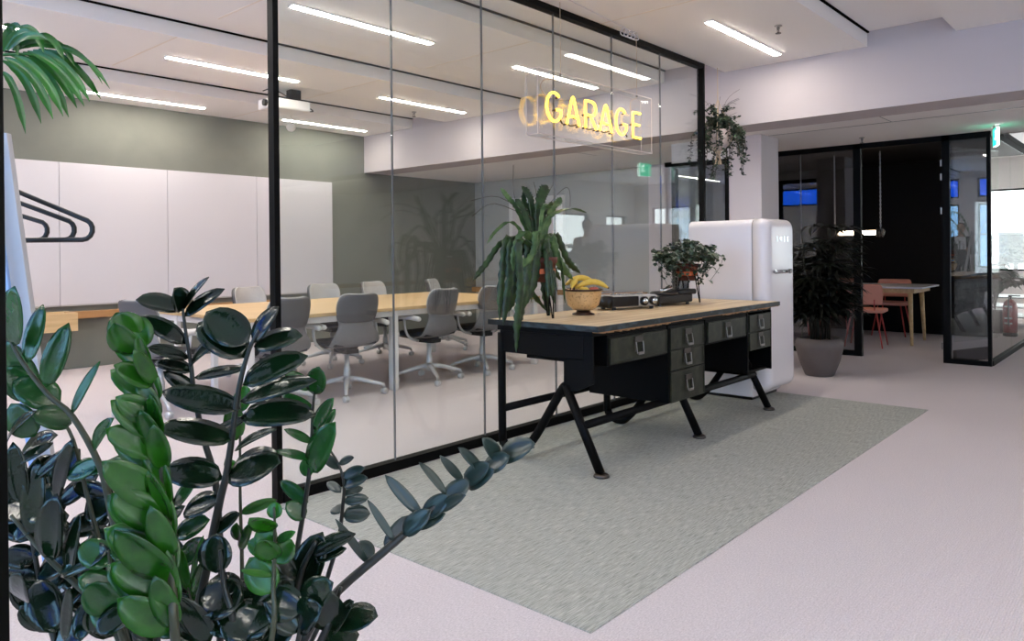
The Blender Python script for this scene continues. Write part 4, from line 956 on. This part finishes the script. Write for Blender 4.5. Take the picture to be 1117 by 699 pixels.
zstem([(346, 400), (341, 449), (340, 480), (336, 527), (322, 610), (305, 699)], 1.32, [(340, 424, 310, 406, 13), (342, 430, 348, 400, 18), (343, 428, 352, 408, 10), (342, 447, 308, 430, 10), (342, 468, 364, 434, 13), (341, 475, 366, 446, 12), (340, 482, 310, 468, 8), (339, 515, 366, 460, 24), (338, 500, 300, 492, 8), (336, 548, 306, 524, 12), (333, 565, 312, 548, 16), (337, 520, 332, 500, 12)], 'zzmid', 2.6, 'zzstemd', .75, .05, .03)
zstem([(350, 478), (366, 500), (375, 524), (374, 550), (369, 590), (356, 634), (340, 699)], 1.35, [(371, 512, 350, 495, 9), (370, 505, 386, 499, 8), (374, 520, 398, 510, 10), (375, 530, 401, 521, 12), (372, 537, 357, 526, 8), (375, 547, 402, 543, 10), (374, 562, 404, 560, 16), (370, 560, 366, 552, 12), (374, 540, 396, 532, 8), (356, 490, 362, 472, 7)], 'zzgrey', 2.2, 'zzstemd', .7, .07, .05)
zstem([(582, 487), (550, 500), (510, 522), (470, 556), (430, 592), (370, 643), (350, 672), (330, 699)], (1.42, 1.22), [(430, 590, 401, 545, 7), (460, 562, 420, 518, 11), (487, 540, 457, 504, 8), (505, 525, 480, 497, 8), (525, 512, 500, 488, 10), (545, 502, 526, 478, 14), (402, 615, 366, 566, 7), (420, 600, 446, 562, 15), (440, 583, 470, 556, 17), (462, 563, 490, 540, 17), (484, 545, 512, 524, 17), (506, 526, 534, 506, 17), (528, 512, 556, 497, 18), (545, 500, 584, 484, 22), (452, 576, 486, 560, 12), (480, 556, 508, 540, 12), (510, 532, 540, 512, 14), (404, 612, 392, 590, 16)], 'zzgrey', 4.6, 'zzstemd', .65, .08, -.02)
zstem([(345, 590), (330, 620), (320, 660), (310, 699)], 1.2, [(318, 655, 352, 580, 30), (340, 605, 388, 582, 16), (326, 640, 300, 600, 18), (342, 612, 378, 598, 12)], 'zzdark', 4.5, 'zzstemd', .55, .05, -.05)
zstem([(372, 640), (362, 670), (350, 699)], 1.15, [(368, 686, 344, 638, 32), (368, 676, 412, 672, 26), (362, 690, 386, 656, 20), (350, 699, 392, 692, 24)], 'zzdark', 4.0, 'zzstemd', .5, .07, -.06)
zstem([(299, 553), (300, 590), (298, 640), (296, 699)], 1.1, [(300, 577, 272, 565, 18), (300, 566, 300, 547, 14), (299, 603, 270, 591, 16), (299, 646, 272, 608, 28), (302, 590, 322, 580, 8), (302, 615, 318, 588, 20), (298, 628, 262, 622, 6), (299, 595, 280, 578, 20), (300, 610, 284, 588, 22)], 'zzbright', 2.6, 'zzstem', .9, .03, -.07)
zstem([(262, 430), (262, 540), (264, 620), (262, 699)], 1.4, [(262, 560, 302, 545, 10), (258, 480, 252, 440, 18), (262, 600, 275, 570, 10), (262, 520, 246, 500, 12), (262, 590, 258, 570, 12), (262, 450, 268, 420, 16)], 'zzbright', 2.4, 'zzstem', .7, .02, .06)
zstem([(205, 640), (212, 670), (218, 699)], 1.25, [(206, 640, 198, 600, 9), (208, 636, 222, 584, 6), (210, 650, 226, 610, 14), (209, 640, 188, 622, 10)], 'zzbright', 1.8, 'zzstem', .8, .01, .03)
zstem([(240, 600), (245, 640), (255, 699)], 1.12, [(236, 625, 236, 582, 32), (266, 655, 218, 648, 40), (262, 690, 232, 665, 30), (296, 690, 240, 672, 40), (300, 670, 255, 690, 30), (220, 699, 190, 676, 24), (200, 640, 160, 668, 28), (176, 690, 140, 678, 26), (150, 660, 104, 690, 24), (230, 699, 190, 650, 26)], 'zzdark', 4.0, 'zzstemd', .6, 0, -.08)
zstem([(130, 520), (128, 560), (135, 620), (150, 699)], 1.22, [(128, 545, 92, 560, 34), (130, 560, 160, 530, 30), (130, 580, 98, 600, 30), (136, 600, 170, 570, 30), (140, 640, 180, 620, 26), (138, 660, 100, 632, 24), (128, 530, 150, 500, 22), (118, 540, 80, 528, 16)], 'zzdark', 3.6, 'zzstemd', .7, -.03, .0)

def pinnate(path, dep, m, w, sm_, Lf, Wf, gap, bx, by, seed):
    rr = random.Random(seed); L = []; y = path[0][1]+4; k = 0
    while y < path[-1][1]:
        x = px_on(path, y); s_ = -1 if k % 2 else 1
        ex = x+s_*Lf*rr.uniform(.6, 1); ey = y-Lf*rr.uniform(.15, .75)
        L.append((x, y, ex, ey, Wf*rr.uniform(.8, 1.15))); y += gap; k += 1
    zstem(path, dep, L, m, w, sm_, .7, bx, by)
pinnate([(52, 520), (70, 570), (100, 640), (130, 699)], 1.3, 'zzdark', 3, 'zzstem', 52, 24, 13, -.06, .06, 1)
pinnate([(150, 585), (160, 640), (172, 699)], 1.3, 'zzdark', 3, 'zzstemd', 52, 26, 12, -.01, .07, 2)
pinnate([(186, 520), (192, 590), (200, 699)], 1.36, 'zzmid', 2.6, 'zzstem', 40, 20, 15, .0, .08, 3)
pinnate([(275, 640), (280, 699)], 1.15, 'zzdark', 3, 'zzstemd', 46, 28, 9, .02, -.1, 4)
pinnate([(330, 655), (325, 699)], 1.12, 'zzdark', 3, 'zzstemd', 40, 26, 10, .05, -.1, 5)
pinnate([(20, 500), (30, 560), (45, 640), (60, 699)], 1.25, 'zzdark', 3, 'zzstemd', 46, 24, 12, -.12, .04, 6)
pinnate([(118, 600), (125, 650), (135, 699)], 1.12, 'zzmid', 3, 'zzstem', 50, 26, 12, -.05, -.05, 7)

# ------------------------------------------------------------------ people (seen as reflections in the glass)
def skin(name, verts, edges, rad, m, parent, root=0, lev=2):
    me = bpy.data.meshes.new(name); me.from_pydata(verts, edges, []); me.materials.append(m)
    o = bpy.data.objects.new(name, me); COL.objects.link(o); o.parent = parent
    o.modifiers.new('skin', 'SKIN'); o.modifiers['skin'].use_smooth_shade = True
    if not me.skin_vertices: bpy.context.view_layer.objects.active = o
    sv = me.skin_vertices[0].data if me.skin_vertices else None
    if sv is None:
        me.attributes
    for i, r_ in enumerate(rad): sv[i].radius = r_ if isinstance(r_, tuple) else (r_, r_); sv[i].use_root = (i == root)
    q = o.modifiers.new('sub', 'SUBSURF'); q.levels = lev; q.render_levels = lev
    return o
def person(label, loc, rz, top, bottom):
    t = thing('person', label, 'person', loc, rz)      # faces +y, holds a sheet of paper before the chest
    V = [(0, 0, .98), (0, 0, 1.12), (0, -.01, 1.30), (0, -.015, 1.42), (0, 0, 1.50), (0, .015, 1.58)]
    E_ = [(0, 1), (1, 2), (2, 3), (3, 4), (4, 5)]; Rr = [(.15, .11), (.135, .10), (.155, .11), (.12, .085), .052, .055]
    for s_ in (-1, 1):
        b = len(V); V += [(s_*.17, -.01, 1.41), (s_*.215, -.02, 1.20), (s_*.22, .0, 1.10), (s_*.14, .20, 1.16), (s_*.115, .26, 1.19), (s_*.105, .30, 1.21)]
        E_ += [(3, b), (b, b+1), (b+1, b+2), (b+2, b+3), (b+3, b+4), (b+4, b+5)]; Rr += [.06, .047, .042, .032, (.022, .03), (.018, .034)]
        h = b+5
        for k in range(4):
            c = len(V); L = (.036, .042, .040, .030)[k]; dz = (k-1.5)*.019
            V += [(s_*.095, .325, 1.215+dz), (s_*(.082), .325+L*.55, 1.217+dz), (s_*.066, .325+L*.6, 1.217+dz)]
            E_ += [(h, c), (c, c+1), (c+1, c+2)]; Rr += [.010, .009, .008]
        c = len(V); V += [(s_*.088, .285, 1.245), (s_*.072, .305, 1.262)]; E_ += [(b+4, c), (c, c+1)]; Rr += [.011, .009]
    for s_ in (-1, 1):
        b = len(V); V += [(s_*.09, 0, .92), (s_*.105, .01, .50), (s_*.11, -.015, .30), (s_*.115, -.01, .09), (s_*.125, .09, .04), (s_*.13, .16, .03)]
        E_ += [(0, b), (b, b+1), (b+1, b+2), (b+2, b+3), (b+3, b+4), (b+4, b+5)]; Rr += [.085, .058, .054, .040, .036, .028]
    skin('body', V, E_, Rr, M['skin'], t)
    hd = MB(); hd.lathe([(.002, -.115), (.03, -.11), (.052, -.085), (.064, -.05), (.072, 0), (.076, .04), (.07, .08), (.048, .108), (.002, .118)], 20, Matrix.Translation((0, .015, 1.655)) @ Matrix.Diagonal((1, 1.18, 1, 1)))
    hd.add([(-.014, .10, 1.635), (.014, .10, 1.635), (0, .125, 1.632), (0, .098, 1.675)], [(0, 1, 2), (0, 2, 3), (1, 3, 2)])
    hd.ball((-.076, .01, 1.65), .018, 8, (.45, .8, 1.4)).ball((.076, .01, 1.65), .018, 8, (.45, .8, 1.4))
    hd.box(-.022, .022, .088, .102, 1.60, 1.607)
    head = hd.build('head', M['skin'], t, True)
    for s_ in (-1, 1): MB().ball((s_*.028, .092, 1.665), .009, 8).build('eye', M['hair'], head, True)
    MB().ball((0, -.004, 1.712), .088, 18, (1.0, 1.12, .86)).ball((0, -.035, 1.655), .078, 16, (1.0, .8, 1.1)).build('hair', M['hair'], t, True)
    TV = [(0, 0, .86), (0, 0, 1.12), (0, -.01, 1.30), (0, -.015, 1.43), (0, 0, 1.50), (0, 0, .97)]; TE = [(0, 5), (5, 1), (1, 2), (2, 3), (3, 4)]; TR = [(.175, .135), (.16, .125), (.175, .13), (.14, .10), .072, (.178, .138)]
    for s_ in (-1, 1):
        b = len(TV); TV += [(s_*.175, -.01, 1.415), (s_*.22, -.02, 1.20), (s_*.225, .0, 1.095), (s_*.15, .185, 1.155)]; TE += [(3, b), (b, b+1), (b+1, b+2), (b+2, b+3)]; TR += [.073, .06, .056, .044]
    skin('sweater', TV, TE, TR, M[top], t)
    PV = [(0, 0, .95), (0, 0, 1.05)]; PE = [(0, 1)]; PR = [(.155, .12), (.15, .115)]
    for s_ in (-1, 1):
        b = len(PV); PV += [(s_*.09, 0, .90), (s_*.105, .01, .50), (s_*.11, -.015, .30), (s_*.115, -.01, .07)]; PE += [(0, b), (b, b+1), (b+1, b+2), (b+2, b+3)]; PR += [.10, .072, .068, .06]
    skin('trousers', PV, PE, PR, M[bottom], t)
    for s_ in (-1, 1):
        MB().tube([(s_*.112, -.06, .045), (s_*.118, .03, .05), (s_*.128, .12, .04), (s_*.132, .19, .03)], [.04, .048, .044, .028], 12, sx=.95).build('shoe', M['plastic'], t, True, sub=1)
    pp = MB().box(-.105, .105, .372, .374, 1.19, 1.47).build('sheet', M['paper'], None); pp.location = loc; pp.rotation_euler = (0, 0, rz)
    pp.name = 'paper_sheet'; tag(pp, 'white sheet held up by '+label, 'paper')
    return t
person('person in dark clothes reflected in the main glass wall', (10.6, -1.04, 0), .9, 'cloth', 'cloth')
person('dark haired person reflected at the left of the dark pane', (-.9, 3.55, 0), -PI/2-.15, 'cloth', 'cloth')
